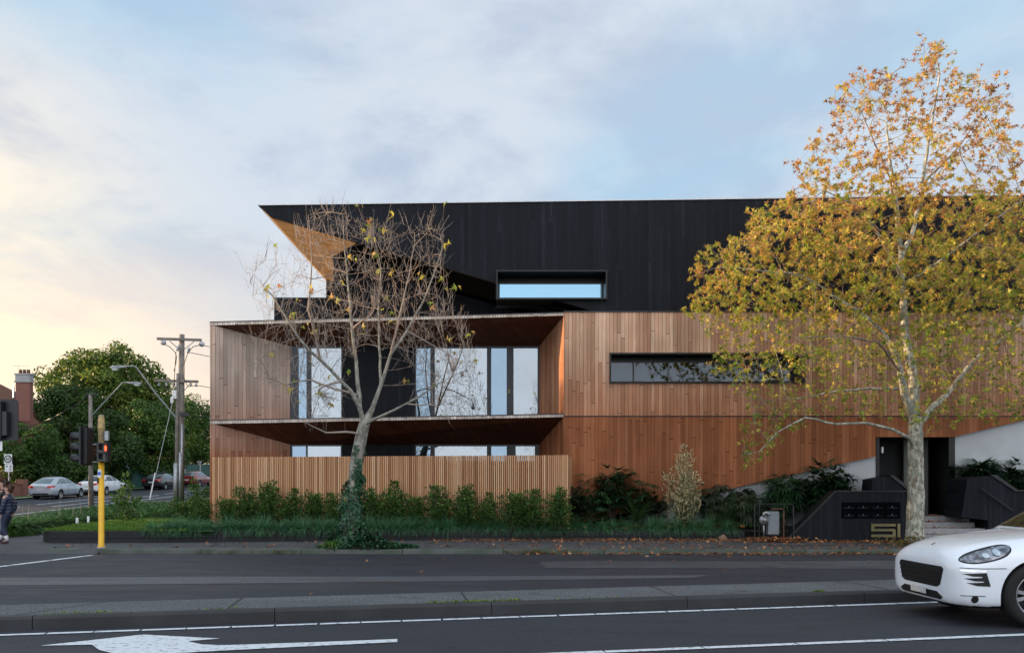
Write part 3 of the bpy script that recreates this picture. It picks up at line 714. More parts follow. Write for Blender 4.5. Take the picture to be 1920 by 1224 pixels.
# --- charred upper storey
DU = D0+.02
def line_y(x): return 406+.2922*(x-506)
def roof_y(x): return 385-(x-485)*19/1435
mb = MB()
for pts in ([(485, 385), (930, roof_y(930)), (930, line_y(930)), (506, 406)], [(930, roof_y(930)), (1139, roof_y(1139)), (1139, 506), (930, 506)],
            [(1139, roof_y(1139)), (XR, roof_y(XR)), (XR, 585), (1139, 585)], [(1036, 561), (1139, 561), (1139, 585), (1118, 585)]):
    mb.prism([P(x, y, DU) for x, y in pts], (0, .14, 0))
mb.build('black_wall', M['black'], bld)
# roof-edge flashing, and the roof sheet behind it
mb = MB(); a = P(485, 385, DU); b = P(XR, roof_y(XR), DU)
mb.prism([a+Vector((-.02, -.03, -.012)), b+Vector((0, -.03, -.012)), b+Vector((0, -.03, .02)), a+Vector((-.02, -.03, .02))], (0, .3, 0)); mb.build('roof_flashing', M['roofedge'], bld)
sz = lambda X, Y: 9.67-.2922*(X+7.24)-.055*(Y-25.5)          # soffit plane of the raking overhang
tip = P(485, 385, DU+.14); t2 = P(506, 406, DU+.14); eb = Vector((-6.86, 31.5, sz(-6.86, 31.5))); ebt = Vector((-7.0, 31.5, eb.z+.11))
mb = MB(); mb.add([(tip.x, tip.y, tip.z-.02), (24, DU+.14, b.z-.02), (24, 45, 9.6), (ebt.x, 45, 9.3), tuple(ebt)], [(0,1,2,3,4)]); mb.build('roof', M['flash'], bld)
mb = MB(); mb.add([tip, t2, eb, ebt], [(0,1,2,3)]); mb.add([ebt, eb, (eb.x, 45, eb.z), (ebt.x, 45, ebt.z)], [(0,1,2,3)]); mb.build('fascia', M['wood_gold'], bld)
# raking soffit, timber at the open end, the shadow further in painted black
xs_ = -5.88
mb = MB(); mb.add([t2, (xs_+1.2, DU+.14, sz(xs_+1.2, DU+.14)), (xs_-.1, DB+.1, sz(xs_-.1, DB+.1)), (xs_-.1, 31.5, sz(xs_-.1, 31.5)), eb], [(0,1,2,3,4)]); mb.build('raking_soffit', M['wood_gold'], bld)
c_ = P(925, 585, DB)
xw = P(930, 0, D0-.1).x; xw2 = P(1036, 0, D0).x; yw = D0+.76; S3 = lambda X, Y: (X, Y, sz(X, Y))
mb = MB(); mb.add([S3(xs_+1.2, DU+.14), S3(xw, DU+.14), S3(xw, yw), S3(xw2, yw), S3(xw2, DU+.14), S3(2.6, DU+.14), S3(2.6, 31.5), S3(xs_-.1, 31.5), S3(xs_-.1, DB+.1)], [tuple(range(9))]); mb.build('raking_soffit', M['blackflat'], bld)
zs = zt_r-.03
mb = MB(); mb.prism([(xs_, DB, zs), (2.5, DB, zs), (2.5, DB, sz(2.5, DB)), (xs_, DB, sz(xs_, DB))], (0, .12, 0))
mb.prism([(-6.86, 31.5, zs), (xs_, 31.5, zs), (xs_, 31.5, sz(xs_, 31.5)), (-6.86, 31.5, sz(-6.86, 31.5))], (0, .12, 0))
mb.add([(xs_, DB, zs), (xs_, 31.5, zs), (xs_, 31.5, sz(xs_, 31.5)), (xs_, DB, sz(xs_, DB))], [(0,1,2,3)]); mb.build('recessed_wall', M['black2'], bld)
a = P(514, 558, 27.2); mb = MB(); mb.box((a.x, 27.2, zt_l-.03), (-5.7, 31.4, a.z-.03)); mb.build('terrace_parapet', M['black2'], bld)
mb = MB(); mb.box((a.x-.03, 27.17, a.z-.03), (-5.7, 31.4, a.z)); mb.build('flashing', M['flash'], bld)
# upper window in a projecting black box
def boxwin(x0, x1, y0, y1, yg, depth, px0, px1, glass, proj, gpanes, D=D0):
    F0 = D-proj; a = P(x0, y0, F0); b = P(x1, y1, F0); t = .05; mb = MB(); B = D+depth
    mb.box((a.x, F0, a.z-t), (b.x, B, a.z)); mb.box((a.x, F0, b.z), (b.x, B, b.z+t)); mb.box((a.x, F0, b.z+t), (a.x+t, B, a.z-t)); mb.box((b.x-t, F0, b.z+t), (b.x, B, a.z-t))
    zg = z_at(yg, B-.05); mb.box((a.x+t, B-.05, zg), (b.x-t, B, a.z-t)); w = mb.build('window', M['blackm'], bld)
    e = .05; fb = MB(); A_, B_ = a.x+t, b.x-t
    fb.box((A_, B-.10, b.z+t), (B_, B-.04, b.z+t+e)); fb.box((A_, B-.10, zg-e), (B_, B-.04, zg)); 
    n = len(gpanes); xs = [A_]+[A_+(B_-A_)*g for g in gpanes]+[B_]
    for i, x in enumerate(xs): fb.box((x-(e/2 if 0 < i < len(xs)-1 else (0 if i == 0 else e)), B-.099, b.z+t+e), (x+(e/2 if 0 < i < len(xs)-1 else (e if i == 0 else 0)), B-.041, zg-e))
    fb.build('frame', M['frame'], w)
    for i in range(len(xs)-1): pb = MB(); pb.box((xs[i]+e*.5, B-.075, b.z+t+e), (xs[i+1]-e*.5, B-.065, zg-e)); pb.build('pane', M[glass], w)
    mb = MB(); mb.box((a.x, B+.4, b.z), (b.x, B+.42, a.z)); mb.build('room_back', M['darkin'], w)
    return w
boxwin(930, 1139, 506, 561, 530, .75, 0, 0, 'glass_hi', .10, [])
boxwin(1143, 1510, 661, 718, 677, .6, 0, 0, 'glass_dk', .09, [.13])
# solid core so no light leaks through
mb = MB(); mb.box((2.9, 27.2, 0), (24, 45, 9.4)); mb.box((XL+.05, 32.2, 0), (2.9, 45, 6.7)); mb.box((-6.7, 33, 6.75), (2.9, 45, 8.8))
mb.box((1.7, 26.1, .2), (2.9, 27.15, 3.6)); mb.build('core_wall', M['darkin'], bld)

# ------------------------------------------------------------------ slatted fence
def fence():
    fa = Vector((P(400, 0, 26.2).x, 26.2, 0)); fb = Vector((P(1066, 0, 24.4).x, 24.4, 0)); za, zb = z_at(857, 26.2), z_at(853, 24.4)
    t = thing('slatted_fence', 'long fence of narrow upright timber battens in front of the ground floor windows', 'fence', ((fa.x+fb.x)/2, 25.3, .4))
    L = (fb-fa).length; d = (fb-fa)/L; n = Vector((-d.y, d.x, 0)); pitch = .0585; k = int(L/pitch); mb = MB(); mg = MB()
    g0, g1 = .78, .826
    for i in range(k+1):
        u = i*pitch+random.uniform(-.002, .002); p = fa+d*u; zt = za+(zb-za)*u/L+random.uniform(-.003, .003); f = u/L; tgt = mg if g0 < f < g1 else mb
        w = .037 if tgt is mb else .032; r = min(1, max(0, random.gauss(.55, .28)))
        if i in (0, k): w = .045; r = .85
        q = p-n*.06; z0 = .36
        tgt.prism([q+Vector((0,0,z0)), q+d*w+Vector((0,0,z0)), q+d*w+n*.075+Vector((0,0,z0)), q+n*.075+Vector((0,0,z0))], (0, 0, zt-z0), r)
    mb.build('slats', M['slat'], t); mg.build('gate', M['slat'], t)
    for z in (.7, 1.45, 2.15):
        mb = MB(); mb.prism([fa+n*.018+Vector((0,0,z)), fb+n*.018+Vector((0,0,z)), fb+n*.06+Vector((0,0,z)), fa+n*.06+Vector((0,0,z))], (0, 0, .07), .1); mb.build('rail', M['slat'], t)
    for i in range(7):
        p = fa+d*(L*(.02+i*.16))+n*.062; mb = MB(); mb.prism([p+Vector((0,0,.3)), p+d*.08+Vector((0,0,.3)), p+d*.08+n*.08+Vector((0,0,.3)), p+n*.08+Vector((0,0,.3))], (0, 0, 2.0), .0); mb.build('post', M['slat'], t)
    mb = MB(); mb.prism([fb+n*.06+Vector((0,0,.36)), fb+n*.1+Vector((0,0,.36)), fb+n*1.4+Vector((0,0,.36)), fb+n*1.4-d*.04+Vector((0,0,.36))], (0, 0, zb-.4), .6); mb.build('return_panel', M['slat'], t)
fence()

# ------------------------------------------------------------------ entry walls, letterboxes, house number, gas meter
DW = 23.3
def prismpx(pts, D, thick, m, name, parent, r=.5):
    mb = MB(); mb.prism([P(x, y, D) for x, y in pts], (0, thick, 0), r); return mb.build(name, m, parent)
lw_t = thing('letterbox_wall', 'low black boarded wall with raking end, letterbox panel and number 51', 'entry wall', (P(1600, 0, DW).x, DW, .1))
prismpx([(1475, 1013), (1567, 921), (1712, 921), (1712, 1013)], DW, .35, M['black2'], 'boarded_wall', lw_t)
mb = MB(); q = [P(x, y, DW-.03) for x, y in [(1472, 1013), (1565.5, 919.5), (1713, 919.5), (1713, 921.8), (1567, 921.8), (1477, 1013)]]; mb.prism(q, (0, .43, 0)); mb.build('coping', M['flash'], lw_t)
lp = prismpx([(1578, 941), (1688, 941), (1688, 971), (1578, 971)], DW-.012, .02, M['blackflat'], 'letterbox_panel', lw_t)
for i in range(4):
    for j in range(2):
        x0 = 1580+i*27.1; y0 = 943+j*15
        prismpx([(x0, y0), (x0+25, y0), (x0+25, y0+13), (x0, y0+13)], DW-.024, .012, M['blackflat'], 'letterbox_door', lp)
        prismpx([(x0+2, y0+8.2), (x0+21, y0+8.2), (x0+21, y0+9.1), (x0+2, y0+9.1)], DW-.029, .004, M['flash'], 'slot', lp)
        c = P(x0+11.5, y0+6.5, DW-.024); mb = MB(); mb.lathe(c, (0, -1, 0), [(.011, 0), (.011, .012), (.006, .016)], 10); mb.build('lock', M['galv'], lp)
# 5 1, squared bronze letters
def num(polys, nm):
    mb = MB()
    for pts in polys: mb.prism([P(x, y, DW-.045) for x, y in pts], (0, .04, 0))
    return mb.build(nm, M['bronze'], lw_t)
num([[(1634,981.5),(1679.5,981.5),(1679.5,986.5),(1634,986.5)], [(1634,986.5),(1639.3,986.5),(1639.3,991),(1634,991)], [(1634,991),(1677,991),(1679.5,993),(1679.5,995.5),(1634,995.5)],
     [(1674,995.5),(1679.5,995.5),(1679.5,1001.5),(1674,1001.5)], [(1634,1001.5),(1679.5,1001.5),(1679.5,1003.5),(1677,1006.5),(1634,1006.5)]], 'numeral_five')
num([[(1683,981.5),(1688.3,981.5),(1688.3,1006.5),(1683,1006.5)]], 'numeral_one')
pw = thing('planter_box', 'faceted black planter box behind the letterbox wall, left of the plane tree', 'planter', (P(1670, 0, 24.6).x, 24.6, .4), group='faceted black planter boxes')
prismpx([(1630, 962), (1636, 898), (1668, 892), (1707, 921), (1712, 962)], 24.5, .7, M['black2'], 'boarded_side', pw)
prismpx([(1668, 890.5), (1676, 890.5), (1714, 920), (1706, 921.5)], 24.46, .8, M['flash'], 'coping', pw)
pw = thing('planter_box', 'large faceted black planter box against the grey wall right of the entry steps', 'planter', (P(1870, 0, 24.0).x, 24.0, .3), group='faceted black planter boxes')
prismpx([(1803, 969), (1814, 897), (1858, 891), (1905, 919), (1990, 919), (1990, 1010), (1853, 1010), (1853, 975)], 24.0, 1.0, M['black2'], 'boarded_side', pw)
prismpx([(1857, 889.5), (1868, 889.5), (1909, 918), (1990, 918), (1990, 920.5), (1903, 920.5)], 23.96, 1.1, M['flash'], 'coping', pw)
prismpx([(1838, 915), (1841, 915), (1900, 955), (1898, 958)], 23.9, .04, M['blackm'], 'handrail', pw)
# gas meter in its cage
gm = thing('gas_meter', 'grey gas meter with silver regulator standing inside a black wire cage', 'gas meter', P(1450, 1000, 23.6))
def rbox(a, b, m, nm, par, bev=.02):
    mb = MB(); mb.box(a, b); return mb.build(nm, m, par, bevel=bev)
a = P(1440, 958, 23.5); b = P(1462, 1003, 23.5); rbox((a.x, 23.5, b.z), (b.x, 23.75, a.z), M['tin'], 'meter_body', gm, .035)
mb = MB(); mb.lathe(P(1432, 974, 23.5), (0, -1, 0), [(.02, -.1), (.115, -.06), (.125, 0), (.10, .05), (.04, .07), (.04, .12), (.01, .12)], 20); mb.build('regulator', M['galv'], gm, smooth=True)
mb = MB(); mb.tube([P(1432, 968, 23.45), P(1432, 962, 23.45), P(1436, 960, 23.45), P(1441, 962, 23.45), P(1443, 966, 23.45)], .035, 10); mb.build('pipe', M['galv'], gm, smooth=True); mb = MB(); mb.tube([P(1432, 984, 23.5), P(1432, 1003, 23.5)], .022, 8); mb.build('pipe', M['galv'], gm, smooth=True)
mb = MB(); mb.tube([P(1447, 958, 23.5), P(1447, 954, 23.5), P(1468, 954, 23.5), P(1469.5, 957, 23.5), P(1469.5, 1006, 23.5)], .022, 8); mb.build('pipe', M['rust'], gm)
mb = MB()
for dpt in (23.25, 23.95):
    x0, x1, y0, y1 = 1415, 1488, 944.5, 1006; r = 5
    if dpt > 23.5: x0 += 9; x1 -= 1
    mb.tube([P(x0, y1, dpt), P(x0, y0+r, dpt), P(x0+1.5, y0+1.5, dpt), P(x0+r, y0, dpt), P(x1-r, y0, dpt), P(x1-1.5, y0+1.5, dpt), P(x1, y0+r, dpt), P(x1, y1, dpt)], .016, 6)
for k in range(20):
    x = 1418+k*3.6; mb.tube([P(x, 946, 23.95), P(x, 1004, 23.95)], .004, 3)
    if k < 15: mb.tube([P(1424, 948+k*4, 23.95), P(1487, 948+k*4, 23.95)], .004, 3)
mb.tube([P(1420, 944.5, 23.25), P(1429, 944.5, 23.95)], .016, 6); mb.tube([P(1483, 944.5, 23.25), P(1482, 944.5, 23.95)], .016, 6); mb.build('cage', M['blkpaint'], gm)
# rock on the leaf litter
bm = bmesh.new(); bmesh.ops.create_icosphere(bm, subdivisions=3, radius=.13)
for v in bm.verts: v.co *= 1+.25*(math.sin(v.co.x*30+1)*math.cos(v.co.y*23)+random.uniform(-.15, .15)); v.co.z *= .7
me = bpy.data.meshes.new('rock'); bm.to_mesh(me); bm.free(); o = link_mesh('rock', me, M['rock'], smooth=True); o.location = (P(1355, 0, 23.6).x, 23.6, .17)
tag(o, 'rough brown sandstone lump lying among leaves beside the sleeper edging', 'rock')

# ------------------------------------------------------------------ low planting
M['shrub'] = leafmat('shrub_leaf', [(0, (.014, .036, .010)), (.45, (.034, .092, .020)), (.8, (.09, .18, .038)), (1, (.24, .33, .08))], .45, .35)
M['tussock'] = leafmat('tussock_blade', [(0, (.04, .12, .06)), (.5, (.09, .24, .115)), (.85, (.16, .34, .16)), (1, (.30, .33, .16))], .55, .4)
M['palm'] = leafmat('palm_leaf', [(0, (.008, .026, .012)), (.5, (.020, .058, .024)), (.9, (.045, .11, .035)), (1, (.10, .13, .05))], .4, .12)
M['palmdry'] = leafmat('dry_palm_leaf', [(0, (.012, .028, .014)), (.5, (.03, .055, .025)), (.8, (.07, .08, .045)), (1, (.15, .12, .09))], .6, .2)
M['cycad'] = leafmat('cycad_leaf', [(0, (.018, .06, .014)), (.5, (.045, .12, .025)), (1, (.10, .20, .045))], .4, .2)
M['cream'] = leafmat('variegated_leaf', [(0, (.02, .045, .015)), (.48, (.055, .10, .03)), (.58, (.42, .38, .20)), (.85, (.62, .55, .32)), (1, (.75, .62, .42))], .5, .3)
M['strap'] = leafmat('strap_leaf', [(0, (.018, .06, .010)), (.5, (.055, .15, .022)), (1, (.15, .28, .05))], .5, .3)
M['ivy'] = leafmat('ivy_leaf', [(0, (.008, .030, .013)), (.5, (.018, .072, .032)), (.9, (.04, .12, .045)), (1, (.12, .09, .05))], .35, .15)
M['litter'] = leafmat('fallen_leaf', [(0, (.10, .035, .018)), (.4, (.27, .10, .04)), (.75, (.42, .18, .075)), (1, (.55, .32, .15))], .7, .1)
M['weed'] = leafmat('weed_leaf', [(0, (.05, .07, .02)), (.5, (.12, .14, .04)), (.8, (.20, .10, .04)), (1, (.30, .16, .07))], .6, .2)

def copy_tree(o, parent=None):
    c = o.copy(); COL.objects.link(c)
    if parent is not None: c.parent = parent
    for ch in o.children: copy_tree(ch, c)
    return c
def instance(proto, used, loc, rotz=0, s=1.0, label=None):
    o = proto if not used else copy_tree(proto)
    o.location = loc; o.rotation_euler = (0, 0, rotz); o.scale = (s, s, s) if isinstance(s, (int, float)) else s
    if label: o['label'] = label
    return o
# shrubs: several upright stems with small leaves
def make_shrub(seed, h=1.42, w=.25, leafm='shrub', name='hedge_shrub', nst=16, lsize=(.045, .08), tpl=LEAF_OVAL, topr=.25, dens=1.):
    rg = np.random.default_rng(seed); t = thing(name, 'x', 'shrub', (0, 0, 0)); sm = MB(); lb = LB()
    for k in range(nst):
        a = rg.uniform(0, 2*math.pi); rr = w*math.sqrt(rg.uniform(0, 1)); lean = rg.uniform(.0, .35)*w/.33; hh = h*rg.uniform(.45, 1.0)*(1-.45*(rr/w)**2); 
        b = np.array((math.cos(a)*rr*.35, math.sin(a)*rr*.35, 0)); e = np.array((math.cos(a)*(rr+lean*.3), math.sin(a)*(rr+lean*.3), hh))
        pts = [b+(e-b)*u+np.array((0, 0, .08*math.sin(u*3.1)))+rg.normal(size=3)*.01 for u in np.linspace(0, 1, 6)]
        sm.tube(pts, [.008, .007, .006, .005, .004, .003], 4, cap=False)
        n = int(hh*135*dens); u = rg.uniform(.04, 1, n)**.85; pp = np.array([b+(e-b)*x+np.array((0, 0, .08*math.sin(x*3.1))) for x in u])
        spread = .11*(1-.75*u**3)[:, None]; off = rg.normal(size=(n, 3))*spread*np.array((1, 1, .5)); up = off/(np.linalg.norm(off, axis=1)[:, None]+1e-6)*.7+np.array((0, 0, .8))
        lb.add(tpl, pp+off, rand_rot(n, up, .45, rg), rg.uniform(lsize[0]*1.1, lsize[1]*1.15, n), np.clip(rg.normal(.42, .2, n)+u*topr, 0, 1))
    sm.build('stems', M['darkbark'], t, local=True); lb.build('leaves', M[leafm], t, local=True); return t
def fence_at(px):
    # a point 0.75 m in front of the fence line seen at photo column px
    fa = (P(400, 0, 26.2).x, 26.2); fb = (P(1066, 0, 24.4).x, 24.4); k = (fb[1]-fa[1])/(fb[0]-fa[0]); c = fa[1]-k*fa[0]-.55; a = (px-CX)/F
    Y = c/(1-k*a); return Vector((a*Y, Y, .40))
protos = [[make_shrub(11+i), False] for i in range(4)]
cols = [378, 424, 462, 503, 545, 582, 628, 700, 738, 775, 822, 872, 915, 958, 997, 1046]
hts = [.95, .92, 1.1, 1.25, 1.05, 1.1, .95, 1.05, 1.25, 1.0, 1.15, 1.15, .95, 1.12, 1.05, 1.08]
where = ['at the fence\'s far left end, spilling past the corner', 'first shrub right of the fence\'s left corner batten', 'bushy, second in from the left corner of the fence', 'tallest left of the ivy trunk, below the second window edge',
         'rounded, below the left ground floor window', 'bushy, right under the wide left ground floor pane', 'narrow, last one left of the ivy covered trunk', 'first one right of the ivy covered trunk',
         'tall and spiky, second right of the ivy trunk', 'low and loose, third right of the ivy trunk', 'tall, under the middle of the black wall and window', 'dense and pointed, under the large right pane', 'narrow, just left of the slatted gate',
         'pointed, at the right edge of the slatted gate', 'slim and leafy, second from the fence\'s right end', 'open and twiggy, at the fence\'s right end']
for i, px in enumerate(cols):
    pr = protos[i % 4]; p = fence_at(px); p.y -= .15*random.random(); s = hts[i]
    instance(pr[0], pr[1], p, random.uniform(0, 6.28), (s*1.05, s*1.05, s*.88), 'green hedge shrub '+where[i]); pr[1] = True
for o in list(bpy.data.objects):
    if o.name.startswith('hedge_shrub'): o['group'] = 'young hedge shrubs along the slatted fence'
# tussocks of fine grass along the sleepers
def make_tussock(seed, n=420):
    rg = np.random.default_rng(seed); lb = LB()
    for k in range(n):
        a = rg.uniform(0, 2*math.pi); t = rg.uniform(.1, .95); d = (math.cos(a)*t, math.sin(a)*t, 1.0); r0 = .07*math.sqrt(rg.uniform())
        blade(lb, (math.cos(a)*r0, math.sin(a)*r0, 0), d, rg.uniform(.36, .62), .011, rg.uniform(1.2, 2.4), float(np.clip(rg.normal(.45, .22), 0, 1)))
    return lb.build('grass_tussock', M['tussock'])
tus = [[make_tussock(31+i), False] for i in range(3)]
ti = 0
lab = ['blue green grass tussock on the sleepers left of the ivy covered trunk', 'blue green grass tussock on the sleepers between ivy trunk and fence end', 'round grass tussock right of the fence, before the gas meter']
def edgeY(x):
    pts = [(-12.2, 22.55), (-10.7, 22.6), (-5.2, 23.35), (0, 24.0), (6.55, 24.0)]
    for (a, b), (c, d) in zip(pts[:-1], pts[1:]):
        if a <= x <= c: return b+(d-b)*(x-a)/(c-a)
    return 24.0
xx = -9.6
while xx < 6.2:
    for row in range(2):
        if row == 1 and (xx > 1.0 and random.random() < .6): continue
        x = xx+random.uniform(-.1, .1)+row*.16; pr = tus[ti % 3]; ti += 1; y = edgeY(x)+.20+row*.36+random.uniform(-.03, .07)
        c = x/y*F+CX; l = lab[0 if c < 660 else (1 if c < 1066 else 2)]; o = pr[0] if not pr[1] else pr[0].copy()
        if pr[1]: COL.objects.link(o)
        pr[1] = True; o.location = (x, y, .37 if x < 0 else .36); o.rotation_euler = (0, 0, random.uniform(0, 6.28)); s = random.uniform(.8, 1.12)*(1.0 if xx < 1 else .95); o.scale = (s, s, s*random.uniform(.8, 1.1))
        tag(o, l, 'grass tussock', 'grass tussocks edging the garden bed, '+('left of trunk' if c < 660 else ('before the fence' if c < 1066 else 'right of the fence')))
    xx += .36 if xx < 1 else .44
# palms with fans on thin canes (lady palms)
def fan(lb, c, d, size, rg, dry):
    d = np.array(d, float); d /= np.linalg.norm(d); a = np.cross(d, (0, 0, 1.)); a /= np.linalg.norm(a)+1e-9; nrm = np.cross(a, d)
    for k in range(9):
        q = (k-4)*.30; v = d*math.cos(q)+a*math.sin(q)+nrm*rg.uniform(-.08, .12)
        blade(lb, c, v, size*rg.uniform(.8, 1.05), size*.15, rg.uniform(.5, 1.1)+dry*.6, float(np.clip(rg.normal(.45, .2), 0, 1)), 4)
def make_palm(seed, h, w, ncane, fans, size, m='palm', dry=0.):
    rg = np.random.default_rng(seed); t = thing('lady_palm', 'x', 'palm', (0, 0, 0)); sm = MB(); lb = LB()
    for k in range(ncane):
        a = rg.uniform(0, 6.28); r = rg.uniform(0, w*.35); b = np.array((math.cos(a)*r*.6, math.sin(a)*r*.6, 0)); hh = h*rg.uniform(.55, .9); e = np.array((math.cos(a)*r*1.6, math.sin(a)*r*1.6, hh))
        sm.tube([b, (b+e)/2+rg.normal(size=3)*.02, e], [.014, .012, .009], 5)
        for j in range(int(fans*1.7)):
            u = rg.uniform(.35, 1.0); p = b+(e-b)*u; q = rg.uniform(0, 6.28); d = np.array((math.cos(q), math.sin(q), rg.uniform(.1, 1.1)-dry)); d /= np.linalg.norm(d)
            st = rg.uniform(.12, .30)*w/.5; c = p+d*st; lb_r = .3; sm.tube([p, p+d*st*.5+np.array((0, 0, .01)), c], [.004, .003, .0025], 3, cap=False); fan(lb, c, d, size*rg.uniform(.75, 1.1), rg, dry)
    sm.build('canes', M['darkbark'], t, local=True); lb.build('fronds', M[m], t, local=True); return t
def palm_at(px, D, z, seed, h, w, nc, fans, size, label, m='palm', dry=0.):
    t = make_palm(seed, h, w, nc, fans, size, m, dry); t.location = (P(px, 0, D).x, D, z); t['label'] = label; t['group'] = 'dark palms along the timber wall and entry'; return t
palm_at(1088, 25.0, .4, 1, 1.75, .5, 5, 5, .36, 'dark palm with two bare canes right beside the end of the slatted fence')
palm_at(1108, 24.7, .38, 14, .95, .75, 8, 7, .34, 'low wide dark palm clump at the foot of the tall bare caned palm')
palm_at(1150, 25.0, .4, 2, 1.75, .75, 11, 8, .42, 'broad dense dark green palm clump between fence end and cycad')
palm_at(1208, 25.1, .4, 3, 1.6, .5, 5, 6, .40, 'slender arching palm between the broad palm clump and the cream shrub')
palm_at(1232, 25.2, .4, 15, 1.0, .5, 5, 6, .34, 'short dark palm directly left of the cream leaved shrub')
palm_at(1332, 25.1, .4, 4, 1.45, .55, 7, 7, .38, 'drooping palm just right of the cream leaved shrub', 'palmdry', .5)
palm_at(1384, 25.1, .4, 5, 1.45, .65, 10, 8, .44, 'brownish drooping palm behind the second cycad', 'palmdry', .7)
palm_at(1412, 25.0, .4, 16, 1.2, .5, 7, 8, .42, 'small wilting palm behind the gas meter cage at left', 'palmdry', .8)
palm_at(1468, 25.0, .4, 6, 1.75, .6, 11, 8, .46, 'palm with upright canes standing before the pale triangle of wall above the gas meter', 'palm', .3)
palm_at(1535, 25.0, .4, 7, 1.95, .75, 14, 8, .50, 'thick tall palm clump left of the letterbox wall\'s flat top')
palm_at(1577, 25.0, .5, 8, 1.95, .5, 8, 8, .46, 'tallest narrow palm rising behind the letterbox wall')
palm_at(1835, 25.2, 1.15, 9, 1.3, .65, 9, 9, .5, 'arching palm in the large planter box against the grey wall')
palm_at(1892, 25.2, 1.0, 10, 1.3, .75, 10, 9, .5, 'palm at the photo\'s right edge in the large planter box')
# cycads
def make_cycad(seed, nf, L):
    rg = np.random.default_rng(seed); t = thing('cycad', 'x', 'cycad', (0, 0, 0)); lb = LB(); sm = MB()
    sm.lathe((0, 0, 0), (0, 0, 1), [(.10, -.05), (.13, .05), (.09, .16), (.03, .2)], 10)
    for k in range(nf):
        a = 2*math.pi*k/nf+rg.uniform(-.15, .15); el = rg.uniform(.25, 1.5); d = np.array((math.cos(a)*math.cos(el), math.sin(a)*math.cos(el), math.sin(el))); p = np.array((0, 0, .15)); pts = [p.copy()]; n = 14
        for i in range(n):
            u = i/n; d = d+np.array((0, 0, -.085)); d /= np.linalg.norm(d); p = p+d*L/n; pts.append(p.copy()); side = np.cross(d, (0, 0, 1.)); side /= np.linalg.norm(side)+1e-9; nr = np.cross(side, d)
            ll = L*.20*math.sin(math.pi*min(1, u*.85+.15))+.02
            for s in (-1, 1):
                for h in (0, .5): blade(lb, p-d*L/n*h, side*s*.8+d*.65+nr*.35, ll, .014, .3, float(np.clip(rg.normal(.5, .2), 0, 1)), 2)
        sm.tube(pts, [.006]*len(pts), 3, cap=False)
    sm.build('stem', M['darkbark'], t, local=True); lb.build('fronds', M['cycad'], t, local=True); return t
t = make_cycad(5, 30, .78); t.location = (P(1193, 0, 24.7).x, 24.7, .4); tag(t, 'olive green cycad with fanned fronds below the cream shrub\'s left side', group='cycads in the garden bed')
t = make_cycad(6, 26, .66); t.location = (P(1363, 0, 24.6).x, 24.6, .4); tag(t, 'dark cycad rosette just left of the gas meter cage', group='cycads in the garden bed')
# the cream leaved shrub
t = make_shrub(77, 2.45, .47, 'cream', 'variegated_shrub', 34, (.065, .12), LEAF_NARROW, .38, .55)
t.location = (P(1281, 0, 24.6).x, 24.6, .4); tag(t, 'tall cream and green leaved shrub in front of the red timber wall', 'shrub')
# sapling and stake at the side path
t = make_shrub(78, 1.9, .42, 'shrub', 'young_tree', 9, (.07, .13), LEAF_OVAL, .3, .42); t.location = (P(232, 0, 27.5).x, 27.5, .3); tag(t, 'spindly leafy sapling growing on the lawn right of the yellow pole', 'sapling')
t = make_shrub(79, 1.7, .5, 'shrub', 'corner_shrub', 16, (.06, .10), LEAF_OVAL, .3, .7); t.location = (P(377, 0, 27.6).x, 27.6, .35); tag(t, 'loose green bush at the building\'s left corner beside the side path', 'shrub')
t = make_shrub(80, 1.0, .6, 'shrub', 'corner_shrub', 18, (.05, .09), LEAF_OVAL, .2, .9); t.location = (P(352, 0, 29).x, 29, .35); tag(t, 'low spreading bush left of the loose corner bush', 'shrub')
# agapanthus bed along the side street
lb = LB(); rg = np.random.default_rng(3)
for k in range(2100):
    Y = 25.2+rg.uniform(0, 1)**1.3*17; x0, x1 = -17.2-.04*(Y-25), -15.5; X = rg.uniform(x0, x1)+(.35 if Y < 27 else 0)
    if Y > 33: X = rg.uniform(-18.6, -14.2 if Y < 38 else -12.5)
    zb = gz(Y)+.22; n = 15
    for j in range(n):
        a = rg.uniform(0, 6.28); blade(lb, (X+rg.normal()*.06, Y+rg.normal()*.06, zb), (math.cos(a)*.75, math.sin(a)*.75, 1), rg.uniform(.7, 1.15), .042, rg.uniform(.9, 2.0), float(np.clip(rg.normal(.5, .23), 0, 1)), 3)
tag(lb.build('strap_leaf_planting', M['strap']), kind='stuff')
# dry flower stalks above it
lb = LB()
for k in range(26):
    Y = rg.uniform(25.5, 33); X = rg.uniform(-17.2, -15.4); zt = gz(Y)+rg.uniform(.9, 1.5); mbp = (X, Y, gz(Y)+.2)
    blade(lb, mbp, (rg.normal()*.12, rg.normal()*.12, 1), zt-.2, .012, .1, .9, 3)
M['stalk'] = leafmat('dry_stalk', [(0, (.3, .25, .15)), (1, (.45, .4, .28))], .8, .1)
tag(lb.build('dry_flower_stalks', M['stalk']), kind='stuff')
# lawn blades
lb = LB(); n = 16000
Y = 22.7+rg.uniform(0, 1, n)**1.5*9; X = -12.5-.12*(Y-22.7)+rg.uniform(0, 1, n)*3.8
z = np.interp(Y, [22.75, 25, 29, 34], [.41, .47, .45, .30])
lb.add(LEAF_NARROW, np.stack([X, Y, z], 1), rand_rot(n, np.tile((0, 0, 1.), (n, 1)), .35), rg.uniform(.04, .10, n), rg.uniform(0, 1, n))
M['lawnblade'] = leafmat('lawn_blade', [(0, (.05, .12, .015)), (.6, (.12, .24, .035)), (1, (.24, .34, .08))], .6, .3)
tag(lb.build('lawn_blades', M['lawnblade']), kind='stuff')
